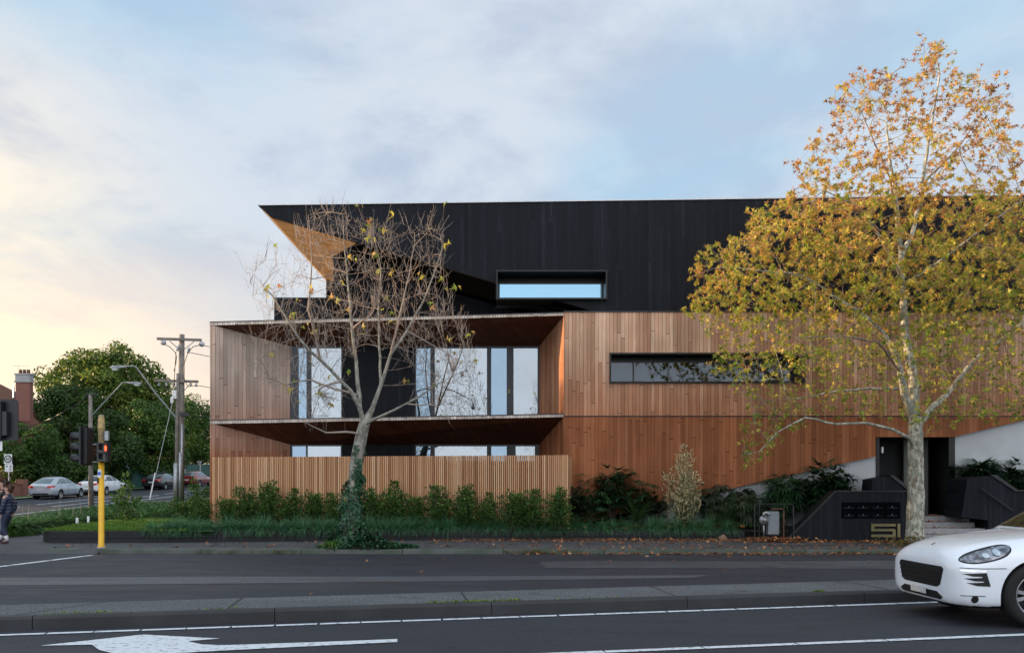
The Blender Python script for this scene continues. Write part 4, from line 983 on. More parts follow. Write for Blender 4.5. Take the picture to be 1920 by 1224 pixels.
# garden ground cover near the tussocks and the right bed: small leaves on the mulch
lb = LB(); n = 2600; X = rg.uniform(.5, 7, n); Y = 24.15+rg.uniform(0, 1, n)*1.5
lb.add(LEAF_OVAL, np.stack([X, Y, np.full(n, .42)+rg.uniform(0, .12, n)], 1), rand_rot(n, np.tile((0, 0, 1.), (n, 1)), .9), rg.uniform(.03, .08, n), rg.uniform(0, .9, n))
tag(lb.build('ground_cover', M['shrub']), kind='stuff')

# ------------------------------------------------------------------ leaf litter
lb = LB(); rg = np.random.default_rng(9)
def litter(xs, ys, zs, smin=.05, smax=.13):
    n = len(xs); d = rg.normal(size=(n, 3)); d[:, 2] *= .25; d /= np.linalg.norm(d, axis=1)[:, None]; nz = np.tile((0, 0, 1.), (n, 1))+rg.normal(size=(n, 3))*.35
    a = np.cross(d, nz); a /= np.linalg.norm(a, axis=1)[:, None]; nn = np.cross(a, d)
    lb.add(LEAF_LOBED, np.stack([xs, ys, zs+.012], 1), np.stack([a, d, nn], 2), rg.uniform(smin, smax, n), np.clip(rg.normal(.5, .27, n), 0, 1))
def wgt(n, x0, x1, p=1.0): return x0+(x1-x0)*rg.uniform(0, 1, n)**p
n = 1500; x = wgt(n, -2.4, 12, .8); yb_ = np.interp(x, [-2.4, 0, 6.5, 7.4, 12], [23.65, 23.95, 23.95, 23.25, 23.2]); litter(x, yb_-.03-rg.exponential(.28, n), np.full(n, .115), .05, .12)
n = 420; x = wgt(n, -9, 12, .55); litter(x, rg.uniform(20.7, 23.4, n), np.full(n, .115), .05, .12)
n = 620; x = wgt(n, 0, 12, .7); litter(x, 20.28-rg.exponential(.10, n), np.full(n, .004), .05, .12)
n = 200; x = wgt(n, -1, 12, .7); litter(x, rg.uniform(20.32, 20.6, n), np.full(n, .118), .05, .11)
n = 300; cx_, cy_ = P(1450, 0, 23.3).x, 23.2; litter(cx_+rg.normal(size=n)*.45, cy_-np.abs(rg.normal(size=n))*.25, np.full(n, .12)+rg.uniform(0, .10, n))
n = 420; litter(rg.uniform(3.5, 6.6, n), rg.uniform(24.1, 24.7, n), np.full(n, .42)+rg.uniform(0, .08, n)); n = 180; litter(rg.uniform(-8, 3.5, n), rg.uniform(23.9, 24.4, n), np.full(n, .42))
n = 190; k = rg.integers(0, 4, n); litter(rg.uniform(11.1, 13.3, n), np.array([23.8, 24.2, 24.6, 25.0])[k]+rg.uniform(0, .33, n), np.array([.26, .42, .58, .74])[k])
n = 40; litter(rg.uniform(-12, -2, n), rg.uniform(20.8, 22.4, n), np.full(n, .115)); n = 14; litter(rg.uniform(-5, 9, n), rg.uniform(11.5, 19, n), np.full(n, .15*0+.006), .06, .1)
for i, c in enumerate(((475, 1056), (1300, 1059))): pass
tag(lb.build('fallen_leaves', M['litter']), kind='stuff')
# weeds in the kerb joint
lb = LB()
for (xa, xb, n) in ((-.2, 1.6, 60), (.4, .7, 60), (4.6, 9, 60), (-7.6, -5, 40)):
    xs2 = rg.uniform(xa, xb, n); lb.add(LEAF_NARROW, np.stack([xs2, np.full(n, 20.28)-rg.uniform(0, .06, n), np.full(n, .01)], 1), rand_rot(n, np.tile((0, 0, 1.), (n, 1)), .7), rg.uniform(.05, .14, n), rg.uniform(.1, .6 if xa < -1 else 1, n))
tag(lb.build('kerb_weeds', M['weed']), kind='stuff')

# ------------------------------------------------------------------ the two street trees
def limb(nodes, par, man, start, pts, r0, r1, D):
    """hand-placed limb: pts are (px, py, depth offset); returns last index"""
    cur = start; prev = nodes[start]; tot = len(pts)
    for k, (x, y, dd) in enumerate(pts):
        tgt = np.array(((x-CX)/F*D, D+dd, CAMZ+(HY-y)/F*D)); L = np.linalg.norm(tgt-prev); m = max(1, int(L/.28))
        for j in range(1, m+1):
            u = (k+j/m)/tot; q = prev+(tgt-prev)*j/m; nodes.append(q+(rng.normal(size=3)*.012 if j < m else 0)); par.append(cur); cur = len(nodes)-1; man[cur] = r0+(r1-r0)*u
        prev = tgt
    return cur
def grow(t, D, nodes, par, man, att, step, kill, infl, iters, tip, ex, bark, twigm, rthick, jit, trop=(0, 0, .05)):
    Pn, pr = colonize(nodes, par, att, step, kill, infl, iters, jit, rng, trop)
    r, ch = radii(Pn, pr, tip, ex, manual=man); k0 = len(nodes)
    for _ in range(3):                                   # relax the kinks of the grown wood
        Q = Pn.copy()
        for i in range(k0, len(Pn)):
            if len(ch[i]): Q[i] = Pn[i]*.4+Pn[pr[i]]*.3+Pn[max(ch[i], key=lambda c: r[c])]*.3
        Pn = Q
    for i in range(len(nodes), len(Pn)): r[i] = min(r[i], r[pr[i]]*.92)
    cs = chains(Pn, pr, r, ch); trunk = MB(); br = MB()
    for pts, rr in cs:
        k = 12 if max(rr) > .1 else (7 if max(rr) > .04 else (5 if max(rr) > .015 else 3)); (trunk if max(rr) > rthick else br).tube(pts, [max(x, .003) for x in rr], k, cap=False)
    trunk.build('trunk', bark, t, smooth=True); br.build('branches', twigm, t, smooth=True)
    return Pn, pr, r, ch
# ---- autumn plane tree on the right
DT = 22.2
plane = thing('plane_tree', 'tall plane tree with mottled pale trunk and gold autumn leaves in front of the entry', 'tree', (P(1718, 0, DT).x, DT, .1))
base = np.array(P(1717, 1004, DT)); base[2] = .08
nodes = [base]; par = [-1]; man = {0: .27}
a = limb(nodes, par, man, 0, [(1716, 985, 0), (1718, 930, 0), (1717, 880, 0), (1717, 815, 0)], .235, .185, DT)
b = limb(nodes, par, man, a, [(1713, 760, 0), (1712, 700, 0), (1703, 640, .1), (1697, 560, .1), (1690, 480, 0), (1682, 400, 0), (1672, 320, 0), (1662, 230, 0)], .15, .022, DT)
rt = limb(nodes, par, man, b-22, [(1695, 455, 0)], .05, .045, DT) if False else None
def near(px, py, dd=0):
    q = np.array(((px-CX)/F*DT, DT+dd, CAMZ+(HY-py)/F*DT)); return int(np.linalg.norm(np.array(nodes)-q, axis=1).argmin())
limb(nodes, par, man, near(1714, 775), [(1690, 745, -.2), (1675, 700, -.4), (1662, 668, -.5), (1640, 635, -.6), (1605, 610, -.8), (1550, 580, -1.0), (1480, 540, -1.2)], .105, .02, DT)
limb(nodes, par, man, near(1717, 815), [(1735, 790, .3), (1765, 760, .5), (1800, 735, .7), (1830, 700, .8), (1870, 660, 1.0), (1930, 620, 1.2), (2010, 560, 1.3)], .11, .022, DT)
limb(nodes, par, man, near(1717, 840), [(1690, 822, -.4), (1655, 808, -.6), (1600, 797, -.8), (1540, 800, -1.0), (1480, 790, -1.2), (1430, 815, -1.3), (1395, 850, -1.4)], .055, .010, DT)
limb(nodes, par, man, near(1712, 720), [(1660, 725, .4), (1590, 728, .6), (1520, 740, .9), (1450, 745, 1.)], .045, .010, DT)
limb(nodes, par, man, near(1690, 480), [(1715, 440, .2), (1735, 380, .4), (1745, 300, .3), (1755, 220, .2), (1762, 140, 0), (1757, 90, 0)], .07, .010, DT)
limb(nodes, par, man, near(1740, 350), [(1780, 300, .6), (1830, 250, .8), (1870, 190, .8)], .035, .01, DT)
limb(nodes, par, man, near(1695, 530), [(1660, 500, -.5), (1620, 460, -.9), (1570, 420, -1.4), (1500, 400, -1.7)], .05, .012, DT)
limb(nodes, par, man, near(1680, 390), [(1650, 350, -.6), (1610, 300, -1.), (1580, 240, -1.1)], .035, .01, DT)
limb(nodes, par, man, near(1695, 545), [(1740, 500, -.8), (1800, 450, -1.3), (1870, 400, -1.6)], .05, .012, DT)
limb(nodes, par, man, near(1665, 680), [(1600, 660, -1.5), (1520, 655, -2.0), (1440, 660, -2.2)], .04, .01, DT)
sil = [(1268, 577), (1300, 555), (1286, 500), (1335, 462), (1400, 440), (1410, 390), (1480, 372), (1500, 330), (1478, 296), (1545, 240), (1560, 170), (1590, 130), (1660, 118), (1705, 165), (1725, 110), (1745, 62), (1770, 68), (1800, 120),
       (1835, 150), (1880, 130), (1905, 170), (1908, 260), (1925, 300), (1890, 340), (1960, 400), (2060, 460), (2090, 600), (2040, 720), (1900, 790), (1760, 800), (1700, 780), (1560, 770), (1480, 820), (1400, 880), (1370, 870), (1395, 760), (1340, 700), (1345, 640), (1300, 600)]
def dens(x, y):
    d = np.where(y < 360, .62, np.where(y < 590, 1.0, np.where(y < 700, .85, .75))); return d
att = attractors(sil, DT, 3.3, 4300, 1715, 400, dens)
Pn, pr, r, ch = grow(plane, DT, nodes, par, man, att, .20, .26, 1.9, 150, .0042, 2.35, M['bark_pale'], M['twig_dk'], .045, .22)
M['plane_leaf'] = leafmat('plane_leaf', [(0, (.10, .19, .022)), (.3, (.30, .37, .045)), (.5, (.60, .50, .09)), (.7, (.58, .33, .10)), (.88, (.47, .20, .085)), (1, (.25, .11, .06))], .5, .45)
lb = LB(); tw = MB(); tips = []; rg = np.random.default_rng(21)
for i in range(len(nodes), len(Pn)):
    if r[i] > .017: continue
    z = Pn[i][2]; py = HY-(z-CAMZ)/DT*F; dirn = Pn[i]-Pn[pr[i]]; dirn /= np.linalg.norm(dirn)+1e-9
    prob = (.75 if py < 370 else (1.0 if py < 600 else (.72 if py < 690 else .6)))*(1.0 if r[i] < .008 else .55)
    if rg.uniform() > prob: continue
    nl = (7 if py < 370 else (12 if py < 600 else (7 if py < 700 else 5)))
    d = dirn+rg.normal(size=3)*.6; d /= np.linalg.norm(d); L = rg.uniform(.12, .38); e = Pn[i]+d*L; tw.tube([Pn[i], Pn[i]+d*L*.5+rg.normal(size=3)*.015, e], [.004, .003, .002], 3, cap=False)
    q = np.array([Pn[i]+d*L*u for u in rg.uniform(.5, 1.05, nl)]); tips.append((q, d, py))
pos = np.concatenate([q for q, d, y in tips]); dd = np.concatenate([np.tile(d, (len(q), 1)) for q, d, y in tips]); yy = np.concatenate([np.full(len(q), y) for q, d, y in tips])
n = len(pos); up = dd*.6+np.array((0, 0, -.12)); base_c = np.interp(yy, [60, 330, 430, 560, 650, 850], [.80, .72, .55, .45, .32, .24]); clump = np.sin(pos[:, 0]*2.1+1)*np.cos(pos[:, 2]*2.7)*np.sin(pos[:, 1]*1.9)*.20
lb.add(LEAF_LOBED, pos+rg.normal(size=(n, 3))*.028, rand_rot(n, up, .75, rg), .045+.115*rg.beta(1.6, 2.3, n), np.clip(base_c+clump+rg.normal(0, .19, n), 0, 1))
tw.build('twigs', M['twig_dk'], plane); lb.build('leaves', M['plane_leaf'], plane)
print('plane leaves', n, 'nodes', len(Pn))
# ---- bare plane tree on the left
DT = 20.9
bare = thing('bare_tree', 'nearly leafless pale barked tree with an ivy covered leaning trunk beside the kerb', 'tree', (P(658, 0, DT).x, DT, .1))
base = np.array(P(655, 1024, DT)); base[2] = .05
nodes = [base]; par = [-1]; man = {0: .34}
limb(nodes, par, man, 0, [(657, 1000, 0), (663, 930, 0), (668, 870, 0), (678, 815, 0), (683, 795, 0)], .20, .135, DT)
limb(nodes, par, man, near(683, 795), [(676, 765, -.1), (662, 735, -.3), (630, 700, -.5), (592, 665, -.7), (560, 620, -.8), (530, 570, -.9), (500, 535, -1.)], .066, .006, DT)
limb(nodes, par, man, near(676, 765), [(668, 700, .1), (660, 640, .2), (652, 560, .3), (645, 480, .2), (640, 400, .1)], .060, .006, DT)
limb(nodes, par, man, near(683, 795), [(697, 765, .1), (712, 720, .2), (728, 660, .4), (745, 580, .5), (765, 500, .4), (775, 430, .3)], .070, .006, DT)
limb(nodes, par, man, near(685, 800), [(705, 788, -.3), (745, 772, -.5), (790, 752, -.8), (830, 728, -1.0), (880, 705, -1.1)], .048, .006, DT)
limb(nodes, par, man, near(728, 660), [(755, 610, .8), (785, 550, 1.0), (810, 480, 1.1), (825, 430, 1.1)], .04, .006, DT)
limb(nodes, par, man, near(665, 740), [(620, 725, .6), (570, 705, .8), (520, 712, .9), (480, 700, 1.0), (462, 670, 1.0)], .035, .006, DT)
limb(nodes, par, man, near(674, 825), [(655, 812, -.5), (625, 815, -.8), (595, 800, -1.), (575, 785, -1.1)], .035, .006, DT)
limb(nodes, par, man, near(712, 720), [(700, 640, .9), (695, 560, 1.2), (700, 480, 1.2), (690, 430, 1.1)], .04, .006, DT)
limb(nodes, par, man, near(590, 665), [(600, 600, -1.2), (610, 520, -1.4), (605, 440, -1.5)], .032, .006, DT)
limb(nodes, par, man, near(790, 752), [(830, 770, -1.2), (850, 795, -1.3)], .02, .006, DT)
sil = [(458, 500), (500, 478), (545, 500), (552, 430), (600, 395), (638, 388), (672, 420), (692, 440), (705, 430), (735, 400), (752, 440), (795, 418), (822, 415), (838, 450), (828, 520), (850, 500), (838, 560), (885, 620), (905, 680), (885, 760), (850, 812), (820, 770), (760, 690), (700, 640), (650, 690), (640, 790), (575, 810), (560, 760), (480, 725), (445, 680), (455, 640), (500, 620), (462, 560)]
att = attractors(sil, DT, 2.4, 2300, 680, 230)
Pn, pr, r, ch = grow(bare, DT, nodes, par, man, att, .14, .175, 1.6, 140, .0030, 2.25, M['bark_grey'], M['twig'], .04, .07, (0, 0, .30))
tw = MB(); lb = LB(); balls = MB(); rg = np.random.default_rng(5)
LBt = []
for i in range(len(nodes), len(Pn)):
    if r[i] > .012 or rg.uniform() > .40: continue
    d = (Pn[i]-Pn[pr[i]]); d /= np.linalg.norm(d)+1e-9; out = Pn[i][2] > 4.2
    d = d*.6+rg.normal(size=3)*.22+np.array((0, 0, .95 if out else .2)); d /= np.linalg.norm(d); L = rg.uniform(.18, .55); m = Pn[i]+d*L*.5+rg.normal(size=3)*.03; e = m+(d+np.array((0, 0, .25)))*L*.5
    tw.tube([Pn[i], m, e], [.0042, .0034, .0020], 3, cap=False)
    for k in range(3):
        if rg.uniform() < .35: u = rg.uniform(.3, 1); p = Pn[i]+(e-Pn[i])*u; dd_ = rg.normal(size=3)*.5+np.array((0, 0, .4)); tw.tube([p, p+dd_*.09], [.004, .002], 3, cap=False)
    if rg.uniform() < .035: LBt.append(e)
    elif rg.uniform() < .04:
        b_ = Pn[i]; l_ = rg.uniform(.1, .3); tw.tube([b_, b_-np.array((0, 0, l_))], [.002, .0015], 3, cap=False); balls.lathe(b_-np.array((0, 0, l_+.02)), (0, 0, 1), [(.004, -.016), (.014, -.008), (.016, 0), (.014, .008), (.004, .016)], 6)
q = np.array(LBt); q = np.concatenate([q+rg.normal(size=q.shape)*.06 for _ in range(2)]); lb.add(LEAF_LOBED, q, rand_rot(len(q), np.tile((0, 0, -.6), (len(q), 1)), .8, rg), rg.uniform(.11, .2, len(q)), np.clip(rg.normal(.45, .2, len(q)), 0, 1))
tw.build('twigs', M['twig'], bare); lb.build('leaves', M['plane_leaf'], bare); balls.build('seed_balls', M['darkbark'], bare)
print('bare nodes', len(Pn))
# ivy on that trunk and over its foot
rg = np.random.default_rng(12); lb = LB(); st = MB()
axis = [(P(655, 1024, DT)), P(657, 1000, DT), P(663, 930, DT), P(668, 870, DT), P(674, 835, DT)]
zs_ = np.array([a.z for a in axis]); xs_a = np.array([a.x for a in axis])
n = 3600; u = rg.uniform(0, 1, n)**1.5; z = .12+u*2.55; keep = (z < 1.9) | (rg.uniform(size=n) < .35); z = z[keep]; n = len(z); th = rg.uniform(0, 6.28, n); late = (z > 1.75); th[late] = rg.normal(-.9, .6, late.sum())
rad = np.interp(z, [.1, .4, .9, 1.6, 2.1, 2.7], [.56, .44, .33, .23, .16, .14])*(1+.22*np.sin(z*5+th*2)+.12*np.sin(z*11-th*3))*rg.uniform(.75, 1.05, n); cxz = np.interp(z, zs_, xs_a)
pos = np.stack([cxz+np.cos(th)*rad, DT+np.sin(th)*rad, z], 1); nn = np.stack([np.cos(th), np.sin(th), np.full(n, .35)], 1); nn += rg.normal(size=nn.shape)*.35; nn /= np.linalg.norm(nn, axis=1)[:, None]
d = np.tile((0, 0, -1.), (n, 1))+rg.normal(size=(n, 3))*.45; d -= nn*(d*nn).sum(1)[:, None]; d /= np.linalg.norm(d, axis=1)[:, None]
LEAF_IVY = (np.array([(0,0,0),(.5,.15,.03),(.3,.45,.05),(0,1,-.05),(-.3,.45,.05),(-.5,.15,.03)], float), [(0,1,2),(0,2,3,4),(0,4,5)])
lb.add(LEAF_IVY, pos, np.stack([np.cross(d, nn), d, nn], 2), rg.uniform(.05, .10, n), np.clip(rg.normal(.5, .2, n), 0, 1))
n = 2600; a = rg.uniform(0, 6.28, n); q = np.sqrt(rg.uniform(0, 1, n)); px_ = P(690, 0, DT).x+np.cos(a)*q*1.25; py_ = 20.85+np.sin(a)*q*.55; hz = .11+.28*np.exp(-((px_-P(665, 0, DT).x)/.6)**2)*(1-q)+.16*(1-q)+rg.uniform(0, .05, n)
nn = rg.normal(size=(n, 3))*.35+np.array((0, 0, 1.)); nn /= np.linalg.norm(nn, axis=1)[:, None]; d = rg.normal(size=(n, 3)); d -= nn*(d*nn).sum(1)[:, None]; d /= np.linalg.norm(d, axis=1)[:, None]
lb.add(LEAF_IVY, np.stack([px_, py_, hz], 1), np.stack([np.cross(d, nn), d, nn], 2), rg.uniform(.045, .085, n), np.clip(rg.normal(.5, .2, n), 0, 1))
iv = lb.build('ivy', M['ivy'], loc=(P(658, 0, DT).x, DT, .1)); tag(iv, 'dark green ivy climbing the leaning bare tree and spreading over the kerb at its foot', 'ivy')
bm = bmesh.new(); bmesh.ops.create_uvsphere(bm, u_segments=24, v_segments=12, radius=1)
me = bpy.data.meshes.new('soil_mound'); bm.to_mesh(me); bm.free(); me.transform(Matrix.Translation((P(685, 0, DT).x, 20.9, .06)) @ Matrix.Diagonal((1.0, .5, .22, 1))); tag(link_mesh('soil_mound', me, M['soil'], smooth=True), kind='structure')
lb = LB()
for k in range(60): a = rg.uniform(0, 6.28); blade(lb, (rg.normal()*.05, rg.normal()*.05, 0), (math.cos(a)*.6, math.sin(a)*.6, 1), rg.uniform(.3, .55), .035, rg.uniform(1.2, 2.4), rg.uniform(.4, 1), 4)
o = lb.build('clivia_plant', M['strap']); o.location = (P(622, 0, 20.6).x, 20.62, .18); tag(o, 'bright green strap leaved plant at the left foot of the ivy trunk', 'plant')
lb = LB()
for k in range(90): a = rg.uniform(0, 6.28); blade(lb, (rg.normal()*.25, rg.normal()*.08, 0), (math.cos(a)*.6, math.sin(a)*.6, 1), rg.uniform(.15, .38), .02, rg.uniform(.6, 2.), rg.uniform(.1, .9), 3)
n = 260; lb.add(LEAF_OVAL, np.stack([rg.normal(size=n)*.38, rg.normal(size=n)*.12, rg.uniform(0, .2, n)], 1), rand_rot(n, np.tile((0, 0, 1.), (n, 1)), .8, rg), rg.uniform(.04, .09, n), rg.uniform(0, 1, n))
o = lb.build('weed_clump', M['weed']); o.location = (P(1712, 0, 21.7).x, 21.75, .1); tag(o, kind='stuff')

# ------------------------------------------------------------------ background trees
M['bg_light'] = leafmat('sunny_tree_leaf', [(0, (.035, .075, .012)), (.5, (.095, .155, .024)), (1, (.25, .29, .05))], .5, .4)
M['bg_dark'] = leafmat('dark_tree_leaf', [(0, (.014, .036, .008)), (.5, (.034, .078, .014)), (1, (.08, .14, .025))], .5, .35)
M['bg_mid'] = leafmat('mid_tree_leaf', [(0, (.022, .055, .012)), (.5, (.06, .13, .022)), (1, (.13, .22, .04))], .5, .35)
def bgtree(name, label, blobs, m, leaf, n, seed, base, group='trees behind the parked cars', trunk_r=.3, csize=1.3):
    rg = np.random.default_rng(seed); t = thing(name, label, 'tree', base, 0, group); lb = LB(); tb = MB(); per = n//sum(max(3, int(b[3]*b[3]*2.2)) for b in blobs)
    b0 = Vector(base); tb.tube([b0, b0+Vector((.1, .1, 2)), b0+Vector((0, 0, 4))], [trunk_r, trunk_r*.75, trunk_r*.6], 8)
    for (x, y, z, rad) in blobs:
        c = np.array((x, y, z)); tb.tube([b0+Vector((0, 0, 2.2)), Vector((b0+Vector(c))/2)+Vector((0, 0, .5)), Vector(c)], [trunk_r*.45, trunk_r*.3, .05], 5)
        k = max(3, int(rad*rad*2.2))
        for j in range(k):
            d = rg.normal(size=3); d /= np.linalg.norm(d); d[2] = abs(d[2])*1.0-.25; cc = c+d*rad*rg.uniform(.5, .95); cr = csize*rg.uniform(.5, 1.0)
            v = rg.normal(size=(per, 3)); v /= np.linalg.norm(v, axis=1)[:, None]; v[:, 2] *= .8; q = cc+v*cr*rg.uniform(.72, 1.05, (per, 1)); tone = rg.normal(0, .12)
            nn = v+rg.normal(size=v.shape)*.5+np.array((0, 0, .3)); nn /= np.linalg.norm(nn, axis=1)[:, None]; dd_ = rg.normal(size=v.shape); dd_ -= nn*(dd_*nn).sum(1)[:, None]; dd_ /= np.linalg.norm(dd_, axis=1)[:, None]
            lb.add(LEAF_OVAL, q, np.stack([np.cross(dd_, nn), dd_, nn], 2), rg.uniform(leaf*.6, leaf*1.3, per), np.clip(rg.normal(.45, .2, per)+tone, 0, 1))
    tb.build('trunk', M['darkbark'], t); lb.build('crown', m, t); return t
def bl(px, py, D, rad): p = P(px, py, D); return (p.x, p.y, p.z, rad)
bgtree('large_tree', 'largest background tree, sunlit yellow green crown rising above the others', [bl(128, 725, 80, 3.0), bl(165, 695, 80, 2.6), bl(212, 690, 81, 2.6), bl(255, 715, 80, 3.0), bl(285, 750, 80, 2.4), bl(190, 745, 79, 4.0), bl(240, 790, 80, 4.0), bl(150, 790, 80, 3.5)], M['bg_light'], .34, 26000, 1, (P(190, 0, 80).x, 80, 1.6), csize=1.35)
bgtree('dark_tree', 'dark broad tree behind the silver parked car, below the large sunlit tree', [bl(110, 775, 70, 2.6), bl(140, 760, 70, 2.4), bl(85, 810, 68, 2.2), bl(150, 820, 68, 2.8), bl(190, 800, 69, 2.4), bl(200, 850, 68, 2.4), bl(115, 860, 67, 2.5)], M['bg_dark'], .26, 22000, 2, (P(130, 0, 69).x, 69, 1.2), csize=1.1)
bgtree('laurel_tree', 'glossy green rounded tree between yellow pole and power pole', [bl(262, 785, 76, 2.3), bl(292, 800, 76, 2.3), bl(250, 830, 75, 2.4), bl(290, 850, 76, 2.6), bl(318, 825, 76, 2.2), bl(240, 870, 74, 2.2), bl(325, 870, 78, 2.2)], M['bg_mid'], .26, 20000, 3, (P(280, 0, 76).x, 76, 1.5), csize=1.1)
bgtree('far_tree', 'feathery olive tree furthest back between the power pole and the building', [bl(345, 800, 95, 3.0), bl(370, 775, 96, 2.5), bl(395, 800, 96, 3.0), bl(360, 850, 94, 3.5), bl(400, 850, 96, 3.5), bl(330, 770, 98, 2.4)], M['bg_mid'], .26, 16000, 4, (P(365, 0, 96).x, 96, 2.2), csize=1.2)
bgtree('low_tree', 'low bushy mid green tree behind the speed sign', [bl(45, 855, 60, 2.0), bl(10, 850, 60, 2.0), bl(75, 840, 61, 1.7), bl(30, 820, 61, 1.5), bl(95, 870, 62, 1.4), bl(-25, 830, 60, 2.0)], M['bg_mid'], .20, 15000, 5, (P(40, 0, 60.5).x, 60.5, 1.0), trunk_r=.15, csize=.9)
bgtree('dark_tree', 'shadowy tree at the far end of the side street, partly behind the building edge', [bl(400, 830, 125, 4.5), bl(350, 830, 124, 4.), bl(300, 800, 123, 4.5)], M['bg_dark'], .4, 9000, 6, (P(350, 0, 124).x, 124, 3.2), csize=1.6)
def hedge_run():
    specs = [('hedge', 'dense dark hedge along the pavement behind the silver car', [bl(60+18*k, 893, 60+k*1.1, 1.5) for k in range(9)], 61, 'bg_dark', 60),
             ('hedge', 'dark understorey bushes behind the black and red cars', [bl(205+14*k, 880, 70+k*2.6, 1.6) for k in range(9)], 78, 'bg_dark', 61),
             ('hedge', 'hedge far down the side street behind the green fence', [bl(270+12*k, 862, 84+k*2.2, 2.2) for k in range(11)], 90, 'bg_mid', 62)]
    for nm, l, bb, D, m, sd in specs:
        t = bgtree(nm, l, bb, M[m], .24, 11000, sd, (bb[4][0], bb[4][1], gz(bb[4][1])), 'hedges along the side street', .05, 1.0); t['category'] = 'hedge'
hedge_run()
# neighbours across the side street, left of the photo: the trees whose shade covers the street
for k, (x, y, z, rr) in enumerate([(xx_, yy_, zz_+1.2, rr_) for xx_, yy_, zz_, rr_ in [(-38, 27, 6.2, 3.6), (-42, 34, 6.3, 3.8), (-40, 42, 6.6, 3.6), (-46, 20, 6.3, 3.8), (-41, 49, 6.2, 3.2), (-36, 22, 5.8, 2.8), (-52, 14, 6.2, 3.8), (-58, 8, 6.2, 3.8), (-47, 40, 6.6, 3.6), (-50, 27, 6.2, 3.6)]]):
    bgtree('street_tree', 'leafy tree across the side street, beyond the left edge of the photo', [(x, y, z, rr), (x+1.5, y+1.2, z-2.2, rr*.8), (x-1.2, y-1.5, z-2.4, rr*.8), (x, y, z-4, rr*.7)], M['bg_dark'], .5, 3800, 40+k, (x, y, gz(y)), 'shade trees across the side street', csize=1.5)

# dark treed hill behind everything
bm = bmesh.new(); mbh = MB(); N_ = 120
for i in range(N_):
    x0 = -420+i*7.0; f = lambda x: 3.4+6.5*(.5+.5*math.sin(x*.021+1.2))+1.2*math.sin(x*.13)+.7*math.sin(x*.41)
    mbh.add([(x0, 240, 0), (x0+7, 240, 0), (x0+7, 262, f(x0+7)+3), (x0, 262, f(x0)+3), (x0, 300, 0), (x0+7, 300, 0)], [(0, 1, 2, 3), (3, 2, 5, 4)])
tag(mbh.build('far_hill', M['lawn'], smooth=True), kind='structure')

# ------------------------------------------------------------------ street furniture
def plate(name, pts, D, thick, m, parent): return prismpx(pts, D, thick, m, name, parent)
# yellow signal pole with pedestrian lamp and the side-on vehicle signal
DS = 20.75
sp = thing('traffic_signal', 'yellow traffic signal pole with red walking figure lamp and black three lamp signal', 'traffic signal', (P(190, 0, DS).x, DS, .1))
X0 = P(190, 0, DS).x; zt = z_at(806, DS)
mb = MB(); mb.lathe((X0, DS, .11), (0, 0, 1), [(.085, 0), (.085, .05), (.068, .07), (.068, z_at(864, DS)-.11)], 20); mb.build('pole', M['yellow'], sp, smooth=True)
mb = MB(); mb.lathe((X0, DS, z_at(864, DS)+.003), (0, 0, 1), [(.072, 0), (.072, zt-z_at(864, DS)), (.085, zt-z_at(864, DS)+.02)], 18); mb.lathe((X0, DS, zt+.025), (0, 0, 1), [(.088, 0), (.082, .03), (.068, .30), (.05, .345)], 18); mb.build('pole_cap', M['yellow_old'], sp, smooth=True)
mb = MB(); mb.lathe((X0, DS, .108), (0, 0, 1), [(.10, 0), (.10, .02), (.09, .03)], 18); mb.build('base_collar', M['conc_lt'], sp)
def spx(a, b, y0, y1, d0, d1, m, name, parent, bev=.01):
    p = P(a, y1, DS); q = P(b, y0, DS); mb = MB(); mb.box((p.x, DS+d0, p.z), (q.x, DS+d1, q.z)); return mb.build(name, m, parent, bevel=bev)
pl = spx(187, 208, 830, 866, -.17, .02, M['blkpaint'], 'pedestrian_lamp', sp)
mb = MB()
for (y0, y1) in ((831.5, 847.5), (849, 865)):
    p = P(188.5, y1, DS-.17); q = P(206.5, y0, DS-.17); mb.box((p.x, DS-.31, q.z-.012), (q.x, DS-.17, q.z)); mb.box((p.x, DS-.29, p.z+.05), (p.x+.01, DS-.17, q.z-.012)); mb.box((q.x-.01, DS-.29, p.z+.05), (q.x, DS-.17, q.z-.012))
mb.build('hood', M['blkpaint'], pl)
lens = spx(190, 205, 833.5, 847, -.182, -.171, M['darklens'], 'lens', pl, 0); spx(190, 205, 850.5, 864.5, -.182, -.171, M['darklens'], 'lens', pl, 0)
mb = MB(); c = P(198, 840, DS-.186); s = .145/10
fig = [[(-1.1,3.6),(1.1,3.6),(1.4,1.2),(1.3,-.2),(1.5,-5),(.45,-5),(.1,-1.2),(-.5,-5),(-1.5,-5),(-1.2,-.2),(-1.4,1.2)], [(-1.3,3.4),(-2.2,.2),(-1.6,0),(-1.0,2.2)], [(1.3,3.4),(2.3,.4),(1.7,0),(1.0,2.2)], [(.9*math.cos(a)+0, .95*math.sin(a)+4.7) for a in np.linspace(0, 2*math.pi, 13)[:-1]]]
for k, f_ in enumerate(fig): mb.prism([(c.x+x*s, c.y-.002*k, c.z+z*s*.85) for x, z in f_], (0, .002, 0))
mb.build('red_figure', M['redlamp'], pl)
spx(186, 192.5, 880, 894.5, -.072, -.068, M['white'], 'push_button_sign', sp, 0); spx(186.5, 191.5, 884.5, 890.5, -.076, -.073, M['blue'], 'button_symbol', sp, 0)
spx(184.5, 187.5, 896, 905, -.09, -.05, M['blkpaint'], 'push_button', sp)
spx(196.5, 204, 808, 826, -.03, .05, M['galv'], 'controller_box', sp)
